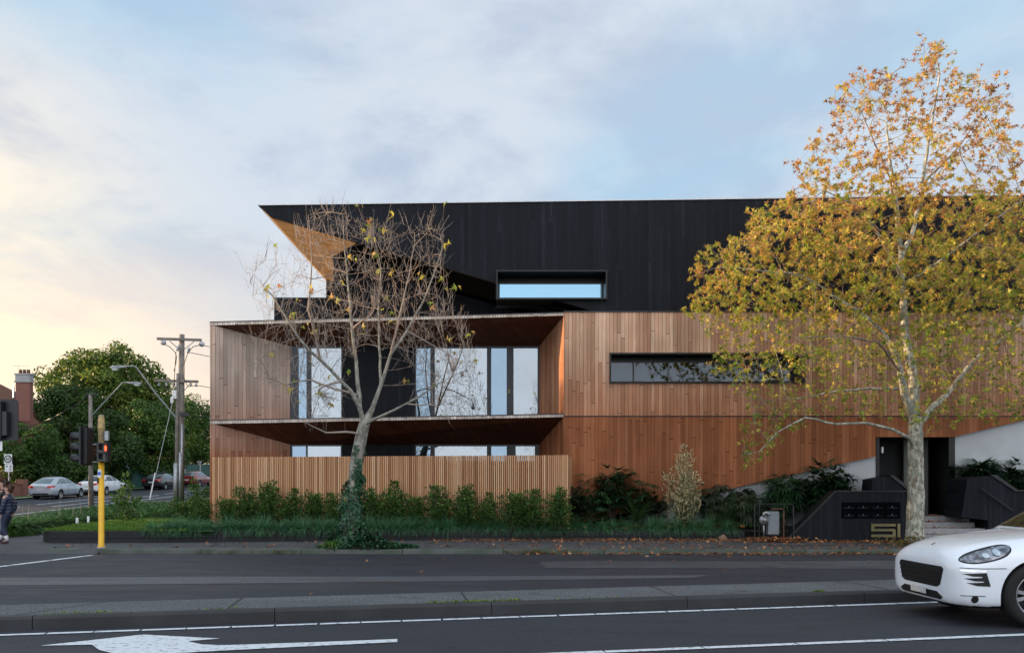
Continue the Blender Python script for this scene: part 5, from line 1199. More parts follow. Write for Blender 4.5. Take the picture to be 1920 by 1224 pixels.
mb = MB(); mb.tube([(X0, DS, z_at(833, DS)), (X0-.22, DS+.02, z_at(833, DS))], .018, 6); mb.tube([(X0, DS, z_at(866, DS)), (X0-.22, DS+.02, z_at(866, DS))], .018, 6); mb.build('bracket', M['galv'], sp)
vs_ = spx(160, 167.5, 803, 870, -.13, .22, M['blkpaint'], 'vehicle_lamp', sp)
spx(157, 160.3, 800, 872, -.24, .34, M['blkpaint'], 'backing_board', vs_, 0)
for k in range(3):
    zc = z_at(820+k*20.5, DS); xh = P(157, 0, DS).x; mb = MB(); n = 14; vv = []
    for i in range(n+1):
        a = math.pi*(-.15+1.3*i/n); cy, cz = math.cos(a)*.125, math.sin(a)*.125
        vv += [(xh, DS+.05+cy, zc+cz), (xh-.30, DS+.05+cy*.95, zc+cz*.9+.008)]
    mb.add(vv, [(2*i, 2*i+2, 2*i+3, 2*i+1) for i in range(n)]); h = mb.build('visor', M['blkpaint'], vs_, smooth=True); m_ = h.modifiers.new('solid', 'SOLIDIFY'); m_.thickness = .006
    mb = MB(); mb.lathe((xh+.004, DS+.05, zc), (-1, 0, 0), [(.11, 0), (.11, .01), (.06, .03)], 16); mb.build('lens', M['darklens'], vs_)
# back of the signal at the photo's left edge, on its own post
bs = thing('traffic_signal', 'back of a black traffic signal with backing board at the far left edge', 'traffic signal', (P(-6, 0, 20.0).x, 19.9, 0))
D_ = 20.0
def bx(a, b, y0, y1, d0, d1, m, nm, par, bev=.01):
    p = P(a, y1, D_); q = P(b, y0, D_); mb = MB(); mb.box((p.x, D_+d0, p.z), (q.x, D_+d1, q.z)); return mb.build(nm, m, par, bevel=bev)
mb = MB(); q0 = [(-38, 752), (-34, 748), (30, 748), (34, 752), (34, 822), (30, 826), (-34, 826), (-38, 822)]; mb.prism([P(x, y, D_) for x, y in q0], (0, .02, 0)); bb_ = mb.build('backing_board', M['blkpaint'], bs)
bx(-14, 9, 752, 823, -.16, -.003, M['blkpaint'], 'lamp_housing', bs, .03); bx(7, 18, 772, 817, -.12, -.003, M['frame'], 'terminal_box', bs, .01)
mb = MB(); mb.tube([(P(-17, 0, D_).x, D_+.09, 0.1), (P(-17, 0, D_).x, D_+.09, 3.9)], .06, 14); mb.build('pole', M['galv'], bs, smooth=True)
bx(-14, 5.5, 827, 845, -.03, -.015, M['white'], 'street_sign', bs, 0)
# speed sign across the side street
def text_mesh(txt, size):
    cu = bpy.data.curves.new('t', 'FONT'); cu.body = txt; cu.size = size; cu.align_x = 'CENTER'; cu.align_y = 'CENTER'; cu.offset = size*.012
    o = bpy.data.objects.new('t', cu); COL.objects.link(o); dg = bpy.context.evaluated_depsgraph_get(); dg.update(); me = bpy.data.meshes.new_from_object(o.evaluated_get(dg)); bpy.data.objects.remove(o); bpy.data.curves.remove(cu); return me
D_ = 46.0; ss = thing('speed_sign', 'white speed limit sign reading 60 above a smaller white plate, on a thin post', 'road sign', (P(15.5, 0, D_).x, D_, gz(D_)))
mb = MB(); mb.tube([(P(15.6, 0, D_).x, D_+.05, gz(D_)), (P(15.6, 0, D_).x, D_+.05, z_at(851, D_))], .035, 8); mb.build('post', M['galv'], ss)
sb = bx(7.6, 22.6, 851, 869, -.01, 0, M['white'], 'sign_plate', ss, 0); bx(9, 24, 869.6, 884, -.01, 0, M['white'], 'small_plate', ss, 0)
c = P(15.1, 860, D_); mb = MB(); mb.lathe((c.x, D_-.014, c.z), (0, -1, 0), [(.150, 0), (.205, 0), (.205, .004), (.150, .004)], 36, closed=True); mb.build('ring', M['blkpaint'], sb)
me = text_mesh('60', .225); me.transform(Matrix.Translation((c.x, D_-.018, c.z)) @ Matrix.Rotation(R(90), 4, 'X') @ Matrix.Scale(1.0, 4)); link_mesh('numerals', me, M['blkpaint'], sb)
for (a, b, y0, y1) in ((11.5, 14.5, 873, 875), (18.5, 22, 873, 875), (17.5, 21.5, 877.5, 878.7), (17.5, 21.5, 880.5, 881.7)): bx(a, b, y0, y1, -.014, -.011, M['frame'], 'sign_text', ss, 0)
# street lamp on a slim pole
D_ = 44.0
def lamp_head(parent, a, dirx, m=None):
    mb = MB(); L = .62; a = Vector(a)
    mb.prism([a+Vector((0, -.09, -.03)), a+Vector((dirx*.35, -.13, -.06)), a+Vector((dirx*L, -.10, -.05)), a+Vector((dirx*L, -.08, .03)), a+Vector((dirx*.3, -.12, .07)), a+Vector((0, -.08, .04))], (0, .24, 0)); h = mb.build('lamp_head', M['galv'], parent, bevel=.015)
    mb = MB(); mb.prism([a+Vector((dirx*.30, -.10, -.062)), a+Vector((dirx*.58, -.09, -.055)), a+Vector((dirx*.54, -.06, -.14)), a+Vector((dirx*.34, -.06, -.145))], (0, .17, 0)); mb.build('lamp_bowl', M['white'], h)
sl = thing('street_lamp', 'slim grey street lamp pole with single arm, behind the black three lamp signal', 'street lamp', (P(170.5, 0, D_).x, D_, gz(D_)))
mb = MB(); mb.tube([(P(170.8, 0, D_).x, D_, gz(D_)), P(170, 860, D_), P(169.5, 738, D_)], [.13, .115, .085], 12); mb.build('pole', M['polewood'], sl, smooth=True)
mb = MB(); mb.tube([P(173, 778, D_), P(229, 718, D_), P(233, 716.5, D_), P(243, 717, D_)], .028, 6); mb.build('arm', M['galv'], sl); lamp_head(sl, P(241, 718, D_), 1)
mb = MB(); mb.box(P(162, 740, D_+.0)-Vector((0, .08, 0)), P(184, 738, D_)+Vector((0, .08, 0))); mb.build('crossarm', M['frame'], sl)
bx(168.5, 177, 844, 859, -.16, -.15, M['white'], 'sign_plate', sl, 0)
# timber power pole with two crossarms
D_ = 38.0; px0 = P(340, 0, D_).x
pp = thing('power_pole', 'tall timber power pole with two crossarms and a long street lamp arm', 'power pole', (px0, D_, gz(D_)))
mb = MB(); mb.tube([P(338.5, 945, D_), P(339.5, 800, D_), P(341, 627, D_)], [.155, .145, .115], 14); mb.build('pole', M['polewood'], pp, smooth=True)
mb = MB(); mb.tube([P(331, 945, D_-.15), P(332, 800, D_-.15), P(334, 700, D_-.15)], [.085, .08, .07], 10); mb.build('pole', M['polewood'], pp, smooth=True)
mb = MB(); mb.tube([P(329, 945, D_-.25), P(330, 868, D_-.25)], .10, 10); mb.tube([P(340.5, 945, D_-.2), P(341, 795, D_-.2)], .05, 8); mb.tube([P(337.5, 945, D_-.25), P(338, 848, D_-.25)], .07, 8); mb.build('conduit', M['galv'], pp, smooth=True)
def crossarm(x0, x1, y0, y1, t=6.0):
    a, b = P(x0, y0, D_), P(x1, y1, D_); mb = MB(); h = .055; mb.prism([a+Vector((0, -.2, -h)), b+Vector((0, -.2, -h)), b+Vector((0, -.2, h)), a+Vector((0, -.2, h))], (0, .1, 0)); return mb.build('crossarm', M['polewood'], pp, bevel=.008)
crossarm(297, 380, 636, 638.5); crossarm(292, 374, 714, 716)
mb = MB()
for x, y in ((306, 642), (378, 645)): mb.lathe(P(x, y, D_-.15), (0, -1, 0), [(.03, -.08), (.12, -.05), (.12, .03), (.04, .06)], 14)
for x, y in ((298, 722), (312, 722), (326, 721), (358, 722), (368, 723)): mb.lathe(P(x, y, D_-.15), (0, 0, 1), [(.02, -.05), (.06, -.02), (.045, .04), (.02, .12)], 8)
for x, y in ((334, 652), (354, 656)): mb.lathe(P(x, y, D_-.25), (.3, 0, 1), [(.03, -.15), (.07, -.1), (.05, -.04), (.07, .02), (.03, .12)], 8)
mb.build('insulators', M['galv'], pp)
mb = MB()
for a, b in (((318, 639), (337, 656)), ((364, 640), (344, 656)), ((322, 717), (337, 732)), ((357, 718), (344, 734))): mb.tube([P(*a, D_-.2), P(*b, D_-.1)], .018, 4)
mb.build('brace', M['galv'], pp)
mb = MB()
for pts in ([(310, 646), (318, 650), (328, 660), (331, 668), (330, 680), (326, 696)], [(378, 646), (362, 650), (352, 662), (346, 680), (344, 700)], [(330, 660), (328, 690), (326, 730), (325, 745)], [(296, 718), (310, 728), (325, 738)], [(344, 690), (346, 712), (352, 725), (368, 722)]):
    mb.tube([P(x, y, D_-.3) for x, y in pts], .016, 4)
mb.build('jumper_cable', M['blkpaint'], pp)
mb = MB(); mb.tube([P(331, 784, D_-.15), P(290, 735, D_-.5), P(256, 689, D_-.8), P(250, 686, D_-.85), P(232, 687, D_-.9)], [.04, .035, .03, .028, .028], 6); mb.build('lamp_arm', M['galv'], pp); lamp_head(pp, P(235, 688, D_-.9), -1)
bx(329, 336, 733, 749, -.35, -.2, M['white'], 'fuse_box', pp); bx(343, 357, 774, 781, -.35, -.2, M['flash'], 'service_bracket', pp)
# stay wire and its white guard; overhead wires
sw = thing('pole_stay', 'slanting steel stay wire with white guard left of the power pole', 'stay wire', (P(281, 0, 36.).x, 36, gz(36)))
mb = MB(); mb.tube([P(326, 742, 37.6), P(290, 900, 36.3)], .013, 5); mb.build('wire', M['galv'], sw); mb = MB(); mb.tube([P(291, 886, 36.3), P(281, 936, 36.0)], .027, 6); mb.build('guard', M['white'], sw); mb = MB(); mb.lathe(P(322.5, 750, 37.5), (0, 0, 1), [(.04, -.15), (.07, -.1), (.07, .1), (.04, .15)], 8); mb.build('insulator', M['white'], sw)
def sag(a, b, s, n=18): a = Vector(a); b = Vector(b); return [a+(b-a)*(i/n)-Vector((0, 0, s*4*(i/n)*(1-i/n))) for i in range(n+1)]
for k, (a, b, lab_) in enumerate([(P(378, 647, 37.8), Vector((-2, 66, 11.5)), 'upper overhead wire running from the power pole behind the building'), (P(352, 660, 37.8), Vector((-3, 66, 10.5)), 'second overhead wire from the power pole, just below the top one'),
                                  (P(368, 722, 37.8), Vector((-4, 66, 8.8)), 'lower overhead wire leaving the power pole\'s second crossarm')]):
    mb = MB(); mb.tube(sag(a, b, .8), .014, 4, cap=False); tag(mb.build('overhead_wire', M['blkpaint']), lab_, 'power line', 'overhead wires right of the power pole')
mb = MB(); mb.tube(sag(P(350, 778, 37.8), Vector((-3, 66, 7.2)), .5), .02, 4, cap=False); tag(mb.build('overhead_wire', M['blkpaint']), 'thick lowest cable from the bracket on the power pole', 'power line', 'overhead wires right of the power pole')
mb = MB(); mb.tube(sag(P(168, 741, 44), P(-60, 800, 55), .9), .030, 5, cap=False); tag(mb.build('overhead_wire', M['flash']), 'thick sagging cable from the slim street lamp pole toward the chimney house', 'power line')

# ------------------------------------------------------------------ house with chimney, walls and fence across the side street
hs = thing('brick_house', 'red brick house with tiled roof and tall corbelled chimney at far left', 'house', (-40, 66, 1.2))
mb = MB(); mb.box((-52, 62, 1), (-36.8, 76, 6.0)); mb.build('wall', M['brick'], hs)
mb = MB(); e = [(-52.6, 61.4, 5.9), (-36.2, 61.4, 5.9), (-36.2, 76.6, 5.9), (-52.6, 76.6, 5.9)]; r1, r2 = (-47, 69, 10.2), (-42, 69, 10.2)
mb.add(e+[r1, r2], [(0, 1, 5, 4), (1, 2, 5), (2, 3, 4, 5), (3, 0, 4)]); rf = mb.build('roof', M['tile'], hs)
D_ = 64.0
def cb_(x0, x1, y0, y1, d, m, nm, par): p = P(x0, y1, D_); q = P(x1, y0, D_); mb = MB(); mb.box((p.x, D_-d/2, p.z), (q.x, D_+d/2, q.z)); return mb.build(nm, m, par)
chn = cb_(32.5, 59, 717, 790, .45, M['brick'], 'chimney', hs); cb_(32, 59.5, 703, 715, .5, M['conc_lt'], 'chimney_band', chn); cb_(30.5, 61, 700.5, 703, .6, M['conc_lt'], 'chimney_cap', chn); cb_(30.5, 61, 714.5, 717, .6, M['conc_lt'], 'chimney_cap', chn)
for x in (38.5, 46, 53.5): mb = MB(); mb.lathe(P(x, 700.5, D_), (0, 0, 1), [(.10, 0), (.13, .02), (.11, .25), (.13, .30), (.10, .30)], 10); mb.build('chimney_pot', M['tile'], chn)
mb = MB(); mb.tube([P(34, 700, D_+.4), P(34, 686, D_+.4)], .015, 4); mb.tube([P(24, 686, D_+.4), P(56, 685, D_+.4)], .012, 4)
for x in (28, 33, 38, 44, 50): mb.tube([P(x, 686, D_+.1), P(x, 686, D_+.7)], .01, 4)
mb.build('aerial', M['galv'], chn)
mb = MB(); mb.tube([P(25.5, 745, D_-1), P(25.5, 724, D_-1)], .06, 6); mb.build('vent_pipe', M['galv'], rf)
bw = MB(); a0 = P(-40, 0, 52.5).x; bw.box((-33.4, 49, .6), (-33.15, 58, 1.75)); bw.box((-33.5, 57.7, .6), (-33.0, 58.2, 2.1)); bw.box((-33.4, 49, 1.75), (-33.1, 57.7, 1.82)); o = bw.build('brick_wall', M['brick'], loc=(-33.3, 53, .7)); tag(o, 'low red brick garden wall behind the pedestrians', 'garden wall')
strip('verge', -32.9, -31.5, .05, M['lawn'], [24, 28, 31, 34, 38, 45, 55, 65, 80, 100]); strip('kerb', -31.5, -31.2, .10, M['conc_lt'], [24, 28, 31, 34, 38, 45, 55, 65, 80, 100, 130]); strip('footpath', -34.2, -32.9, .08, M['conc'], [24, 28, 31, 34, 38, 45, 55, 65, 80, 100])
strip('kerb', -19.3, -18.95, .10, M['conc_lt'], [26, 31, 34, 38, 45, 55, 65, 80, 100, 130]); strip('verge', -18.95, -13.2, .08, M['lawn'], [32, 34, 38, 45, 55, 65, 80, 100])
M['fgreen'] = simple('dark_green_sheet_fence', (.03, .10, .085), .6, .1, .25, 2)
gf = thing('green_fence', 'dark green sheet fence with pale capped posts beyond the parked cars', 'fence', (-32.6, 82, gz(82)))
for k in range(9):
    y = 72+k*4.2; z = gz(y); mb = MB(); mb.box((-32.7, y, z), (-32.45, y+.25, z+2.15)); mb.box((-32.76, y-.06, z+2.15), (-32.39, y+.31, z+2.3)); mb.build('post', M['conc_lt'], gf)
    if k < 8: mb = MB(); z2 = gz(y+4.2); mb.add([(-32.6, y+.25, z), (-32.6, y+4.2, z2), (-32.6, y+4.2, z2+1.95), (-32.6, y+.25, z+1.95), (-32.55, y+.25, z), (-32.55, y+4.2, z2), (-32.55, y+4.2, z2+1.95), (-32.55, y+.25, z+1.95)], [(0,3,2,1),(4,5,6,7),(0,1,5,4),(2,3,7,6),(3,0,4,7),(1,2,6,5)]); mb.build('panel', M['fgreen'], gf)
# cover plate and marker stakes
c = Vector((-10.95, 20.92, 0)); zf_ = lambda y: .003+(y-KY+.02)/1.12*.108; mb = MB(); ring = [(c.x+.36*math.cos(q), c.y+.36*math.sin(q)) for q in np.linspace(0, 2*math.pi, 33)[:-1]]
mb.prism([(x, y, zf_(y)-.01) for x, y in ring], (0, 0, .014)); o = mb.build('access_cover', M['kerb'], loc=(c.x, c.y, .06)); tag(o, 'round dark access cover in the kerb ramp left of the yellow pole', 'manhole cover')
for i, (x, D, l) in enumerate(((144, 25.3, 'short white stake at the lawn edge, left of the other stake'), (165, 26.6, 'short white stake at the lawn edge, nearest the yellow pole'))):
    a = P(x, 0, D); mb = MB(); mb.box((a.x-.03, D, .3), (a.x+.03, D+.05, .68)); tag(mb.build('stake', M['white'], loc=(a.x, D, .4)), l, 'stake')

# ------------------------------------------------------------------ cars
def carpaint(name, c, rough=.28, coat=.8, metal=0.): return simple(name, c, rough, metal, .04, 3, bmp=0, coat=coat)
M['cglass'] = simple('car_glass', (.012, .016, .018), .05, 0, 0, bmp=0, spec=.9)
M['cglass_lt'] = simple('car_glass_pale', (.10, .14, .15), .04, 0, 0, bmp=0, spec=1.0)
M['tyre'] = simple('tyre_rubber', (.005, .005, .0055), .8, 0, .2, bmp=.1); M['rim'] = simple('alloy_rim', (.42, .44, .46), .3, .9, .1, bmp=0)
M['red_l'] = simple('tail_lamp_red', (.45, .015, .015), .15, 0, .1, bmp=0, coat=1); M['lampglass'] = simple('lamp_clear', (.34, .36, .40), .1, .6, .3, 14, (.06, .065, .08), bmp=0, coat=1)
M['lampsilver'] = simple('lamp_reflector', (.75, .78, .82), .12, .9, .1, bmp=0); M['trim'] = simple('black_trim', (.005, .0055, .006), .6, 0, .1, bmp=0); M['plate_w'] = simple('number_plate', (.55, .57, .56), .5, 0, .15, 30, bmp=0)
def loft(stations, sub=2, crease=()):
    """stations: (u, [(v, w) half profile from floor centre round to top centre])"""
    bm = bmesh.new(); rings = []
    for u, hp in stations:
        ring = [bm.verts.new((u, v, w)) for v, w in hp]; ring += [bm.verts.new((u, -v, w)) for v, w in hp[::-1] if v > 1e-6]; rings.append(ring)
    n = len(rings[0])
    for a, b in zip(rings[:-1], rings[1:]):
        for i in range(n): j = (i+1) % n; bm.faces.new((a[i], a[j], b[j], b[i]))
    bm.faces.new(rings[0][::-1]); bm.faces.new(rings[-1]); bmesh.ops.recalc_face_normals(bm, faces=bm.faces)
    me = bpy.data.meshes.new('l'); bm.to_mesh(me); bm.free(); return me
def bake(me, mods, cutters=()):
    o = bpy.data.objects.new('b', me); COL.objects.link(o); tmp = []
    for typ, kw in mods:
        m = o.modifiers.new(typ, typ)
        for k, v in kw.items(): setattr(m, k, v)
    for cm in cutters:
        c = bpy.data.objects.new('c', cm); COL.objects.link(c); tmp.append(c); m = o.modifiers.new('b', 'BOOLEAN'); m.object = c; m.operation = 'DIFFERENCE'; m.solver = 'EXACT'
    dg = bpy.context.evaluated_depsgraph_get(); dg.update(); out = bpy.data.meshes.new_from_object(o.evaluated_get(dg))
    bpy.data.objects.remove(o)
    for c in tmp: bpy.data.objects.remove(c)
    return out
def cyl_mesh(c, axis, r, h, n=40):
    mb = MB(); mb.lathe(Vector(c)-Vector(axis)*h/2, axis, [(r, 0), (r, h)], n); me = bpy.data.meshes.new('c'); me.from_pydata(mb.v, [], mb.f); bm = bmesh.new(); bm.from_mesh(me); bmesh.ops.recalc_face_normals(bm, faces=bm.faces); bm.to_mesh(me); bm.free(); return me
def patch(bvh, poly, axis, sign, off, step=.05):
    """polygon in a side / front / top view, laid onto the body skin. axis 'v': coords (u,w); axis 'u': coords (v,w); axis 'w': coords (u,v)"""
    bm = bmesh.new(); to3 = {'v': lambda a, b: (a, 0, b), 'u': lambda a, b: (0, a, b), 'w': lambda a, b: (a, b, 0)}[axis]
    f = bm.faces.new([bm.verts.new(to3(a, b)) for a, b in poly]); A = [p[0] for p in poly]; B_ = [p[1] for p in poly]
    na = {'v': (1, 0, 0), 'u': (0, 1, 0), 'w': (1, 0, 0)}[axis]; nb = {'v': (0, 0, 1), 'u': (0, 0, 1), 'w': (0, 1, 0)}[axis]
    for lo, hi, nv in ((min(A), max(A), na), (min(B_), max(B_), nb)):
        x = lo+step
        while x < hi: bmesh.ops.bisect_plane(bm, geom=bm.verts[:]+bm.edges[:]+bm.faces[:], plane_co=Vector(nv)*x, plane_no=nv); x += step
    bmesh.ops.triangulate(bm, faces=bm.faces); D = {'v': Vector((0, sign, 0)), 'u': Vector((sign, 0, 0)), 'w': Vector((0, 0, sign))}[axis]; bad = []
    for v in bm.verts:
        h = bvh.ray_cast(v.co+D*5, -D, 12)
        if h[0] is None: bad.append(v)
        else: v.co = h[0]+D*off*.5+(h[1] if h[1].dot(D) > 0 else -h[1])*off
    bmesh.ops.delete(bm, geom=bad, context='VERTS'); bmesh.ops.recalc_face_normals(bm, faces=bm.faces); me = bpy.data.meshes.new('p'); bm.to_mesh(me); bm.free(); return me
def wheel(parent, c, side, r, w, spokes=5, double=True):
    c = Vector(c); ax = Vector((0, side, 0)); mb = MB()
    mb.lathe(c, ax, [(r*.66, -w/2), (r*.93, -w/2), (r, -w*.38), (r, w*.38), (r*.93, w/2), (r*.70, w/2+.004), (r*.66, w*.42)], 40, closed=True); t = mb.build('wheel', M['tyre'], parent, local=True, smooth=True)
    mb = MB(); mb.lathe(c, ax, [(r*.66, -w*.4), (r*.70, w*.44), (r*.66, w*.46), (r*.61, w*.40), (r*.60, -w*.4)], 40, closed=True)
    mb.lathe(c, ax, [(.0, w*.2), (r*.16, w*.2), (r*.15, w*.34), (r*.06, w*.38), (0, w*.38)], 16)
    for k in range(spokes):
        for dq in ((-.13, .13) if double else (0,)):
            q = 2*math.pi*k/spokes+dq; q2 = q+dq*.6; hw = .017*(r/.36)
            a = Vector((math.cos(q), 0, math.sin(q))); b = Vector((math.cos(q2), 0, math.sin(q2))); s = Vector((-math.sin(q), 0, math.cos(q)))*hw; o1 = ax*w*.34; o2 = ax*w*.40
            mb.add([c+a*r*.1-s+o1, c+a*r*.1+s+o1, c+b*r*.64+s*1.3+o2, c+b*r*.64-s*1.3+o2, c+a*r*.1-s+o1*.4, c+a*r*.1+s+o1*.4, c+b*r*.64+s*1.3+o1*.5, c+b*r*.64-s*1.3+o1*.5], [(0,1,2,3),(7,6,5,4),(0,4,5,1),(1,5,6,2),(2,6,7,3),(3,7,4,0)])
    mb.build('rim', M['rim'], t, local=True)
    mb = MB(); mb.lathe(c, ax, [(r*.55, w*.0), (r*.55, w*.05)], 24); mb.build('brake_disc', M['trim'], t, local=True)
def car(name, label, loc, rotz, paint, st, wheels, r, parts, group=None, cut=True, wide=.92, gl='cglass', spokes=5):
    t = thing(name, label, 'car', loc, rotz, group); me = loft(st); me = bake(me, [('SUBSURF', dict(levels=3, render_levels=3))])
    cut_ = [cyl_mesh((u, s*wide, r), (0, 1, 0), r*1.13, .62) for u in wheels for s in (1, -1)]; bvh = BVHTree.FromPolygons([v.co.copy() for v in me.vertices], [tuple(p.vertices) for p in me.polygons])
    body = bake(me, [], cut_) if cut else me
    body.materials.clear(); body.materials.append(paint); body.materials.append(M['trim']); mi = []
    for p in body.polygons:
        c = p.center; dark = c.z < parts.get('sill', .24) or any(math.hypot(c.x-u, c.z-r) < r*1.125 and abs(c.y) < wide-.0 for u in wheels) and (abs(p.normal.y) < .3 and math.hypot(c.x-[u for u in wheels][0 if abs(c.x-wheels[0]) < abs(c.x-wheels[1]) else 1], c.z-r) < r*1.14 or abs(c.y) < .62 and c.z < .75)
        mi.append(1 if dark else 0)
    body.polygons.foreach_set('material_index', mi); o = link_mesh('body', body, None, t, local=True); body.polygons.foreach_set('use_smooth', [True]*len(body.polygons))
    try: body.set_sharp_from_angle(angle=R(38))
    except Exception: pass
    for nm, poly, axis, sign, off, m, both in parts['patches']:
        for s in ((1, -1) if both else (1,)):
            if nm.startswith('headlight'):
                for _ in range(2 if s == 1 else 0): poly = [(a[0]*w_+b[0]*(1-w_), a[1]*w_+b[1]*(1-w_)) for a, b in zip(poly, poly[1:]+poly[:1]) for w_ in (.75, .25)]
            if axis == 'v': pm = patch(bvh, poly, 'v', sign*s, off)
            else: pm = patch(bvh, [(a*s, b) if axis == 'u' else (a, b*s) for a, b in poly], axis, sign, off, .04)
            if len(pm.polygons): link_mesh(nm, pm, M[m] if isinstance(m, str) else m, t, local=True, smooth=True)
    for u in wheels:
        for s in (1, -1): wheel(t, (u, s*(wide-.115), r), s, r, .22, spokes)
    return t, bvh
# small sedan: u forward from the front axle
def prof(w0, vs_, vm, wb, vb, wt, vt, wc): return [(0, w0), (vs_, w0), (vm, w0+.12), (vm+.015, (w0+wb)/2+.05), (vb, wb), (vt, wt), (vt*.5, wc-.004), (0, wc)]
def sedan(h=1.44, L=4.25, wb_=2.55, roof=(-.75, -2.5), boot=.98):
    fo = .82; ro = L-fo-wb_; k = h/1.44; e = -wb_-ro
    return [(fo, prof(.28, .45, .50, .52, .50, .56, .42, .58)), (fo-.06, prof(.22, .62, .68, .62, .66, .68, .55, .72)), (fo-.3, prof(.2, .74, .80, .70, .77, .80, .62, .84)), (0, prof(.2, .80, .84, .82, .80, .92, .66, .96)), (-.50, prof(.2, .80, .85, .90, .82, .98, .68, 1.03)),
            (-.62, prof(.2, .80, .85, .92, .82, 1.0, .66, 1.10)), (-1.15, prof(.2, .80, .85, .95, .83, 1.33*k, .58, 1.38*k)), (-1.6, prof(.2, .80, .85, .96, .83, 1.39*k, .56, 1.44*k)), (-2.4, prof(.2, .80, .85, .97, .83, 1.37*k, .56, 1.42*k)),
            (-2.85, prof(.2, .80, .85, .98, .82, 1.22*k, .56, 1.30*k)), (-3.22, prof(.22, .79, .84, .98, .79, 1.03, .62, 1.08)), (e+.12, prof(.26, .76, .81, .93, .76, boot-.02, .64, boot+.03)), (e+.02, prof(.32, .70, .74, .86, .70, boot-.08, .60, boot-.05)), (e, prof(.36, .62, .68, .80, .62, boot-.14, .52, boot-.12))]
def sedan_parts(e, gl='cglass'):
    P_ = [('side_window', [(-.98, .99), (-1.28, 1.27), (-1.62, 1.33), (-1.66, .99)], 'v', 1, .004, gl, True), ('side_window', [(-1.73, .99), (-1.70, 1.335), (-2.28, 1.31), (-2.55, 1.18), (-2.5, 1.0)], 'v', 1, .004, gl, True), ('side_window', [(-2.56, 1.0), (-2.62, 1.15), (-2.92, 1.03), (-2.9, 1.0)], 'v', 1, .004, gl, True),
          ('rear_window', [(-.54, 1.03), (.54, 1.03), (.46, 1.32), (-.46, 1.32)], 'u', -1, .004, gl, False), ('windscreen', [(-.60, 1.02), (.60, 1.02), (.48, 1.34), (-.48, 1.34)], 'u', 1, .004, gl, False),
          ('number_plate', [(-.2, .60), (.2, .60), (.2, .71), (-.2, .71)], 'u', -1, .006, 'plate_w', False), ('tail_lamp', [(.42, .74), (.76, .76), (.78, .90), (.45, .88)], 'u', -1, .006, 'red_l', True), ('tail_lamp', [(e+.03, .78), (e+.30, .80), (e+.24, .91), (e+.03, .90)], 'v', 1, .006, 'red_l', True),
          ('headlight', [(.40, .60), (.74, .60), (.72, .72), (.45, .68)], 'u', 1, .006, 'lampglass', True), ('bumper_trim', [(-.5, .34), (.5, .34), (.5, .42), (-.5, .42)], 'u', -1, .004, 'trim', False), ('door_line', [(-1.69, .32), (-1.675, .32), (-1.675, .97), (-1.69, .97)], 'v', 1, .002, 'trim', True), ('door_line', [(-.80, .34), (-.785, .34), (-.80, .93), (-.815, .93)], 'v', 1, .002, 'trim', True), ('door_line', [(-2.42, .5), (-2.405, .5), (-2.53, .97), (-2.545, .97)], 'v', 1, .002, 'trim', True), ('handle', [(-1.42, .86), (-1.58, .86), (-1.58, .885), (-1.42, .885)], 'v', 1, .012, 'trim', True)]
    return dict(patches=P_, sill=.27)
cars_ = [((-29.75, 57.3), 'silver parked sedan, nearest of the parked cars across the side street', (.44, .48, .54), .4, 1.46, 4.3, 'cglass_lt'),
         ((-29.7, 63.6), 'white parked sedan partly hidden behind the yellow pole', (.72, .75, .78), 0, 1.44, 4.7, 'cglass'),
         ((-29.6, 73.6), 'black parked sedan left of the stay wire and power pole', (.012, .013, .018), 0, 1.43, 4.5, 'cglass_lt'),
         ((-29.5, 81.0), 'dark red parked car directly behind the power pole', (.20, .025, .030), 0, 1.45, 4.4, 'cglass_lt'),
         ((-29.4, 89.5), 'dark blue parked car nearest the building corner, last in the row', (.02, .03, .085), 0, 1.46, 4.4, 'cglass')]
for i, ((x, y), l, c, mt, h, L, gl) in enumerate(cars_):
    st = sedan(h, L, 2.55+(L-4.25)*.6); wbx = 2.55+(L-4.25)*.6; e = .82-L
    t, _ = car('parked_car', l, (x, y, gz(y-1)+.02), R(90), carpaint('car_paint_%s' % l.split()[0], c, metal=mt), st, (0, -wbx), .315, sedan_parts(e, gl), 'cars parked along the side street', wide=.85, gl=gl, spokes=7)
    t.rotation_euler = (0, -math.atan(.034) if y > 31 else 0, R(90))
    for s in (1, -1): mb = MB(); mb.lathe((-.78, s*.93, .98), (1, 0, 0), [(.03, -.06), (.075, -.03), (.08, .02), (.03, .07)], 10); mb.build('mirror', M['trim'], t, local=True)
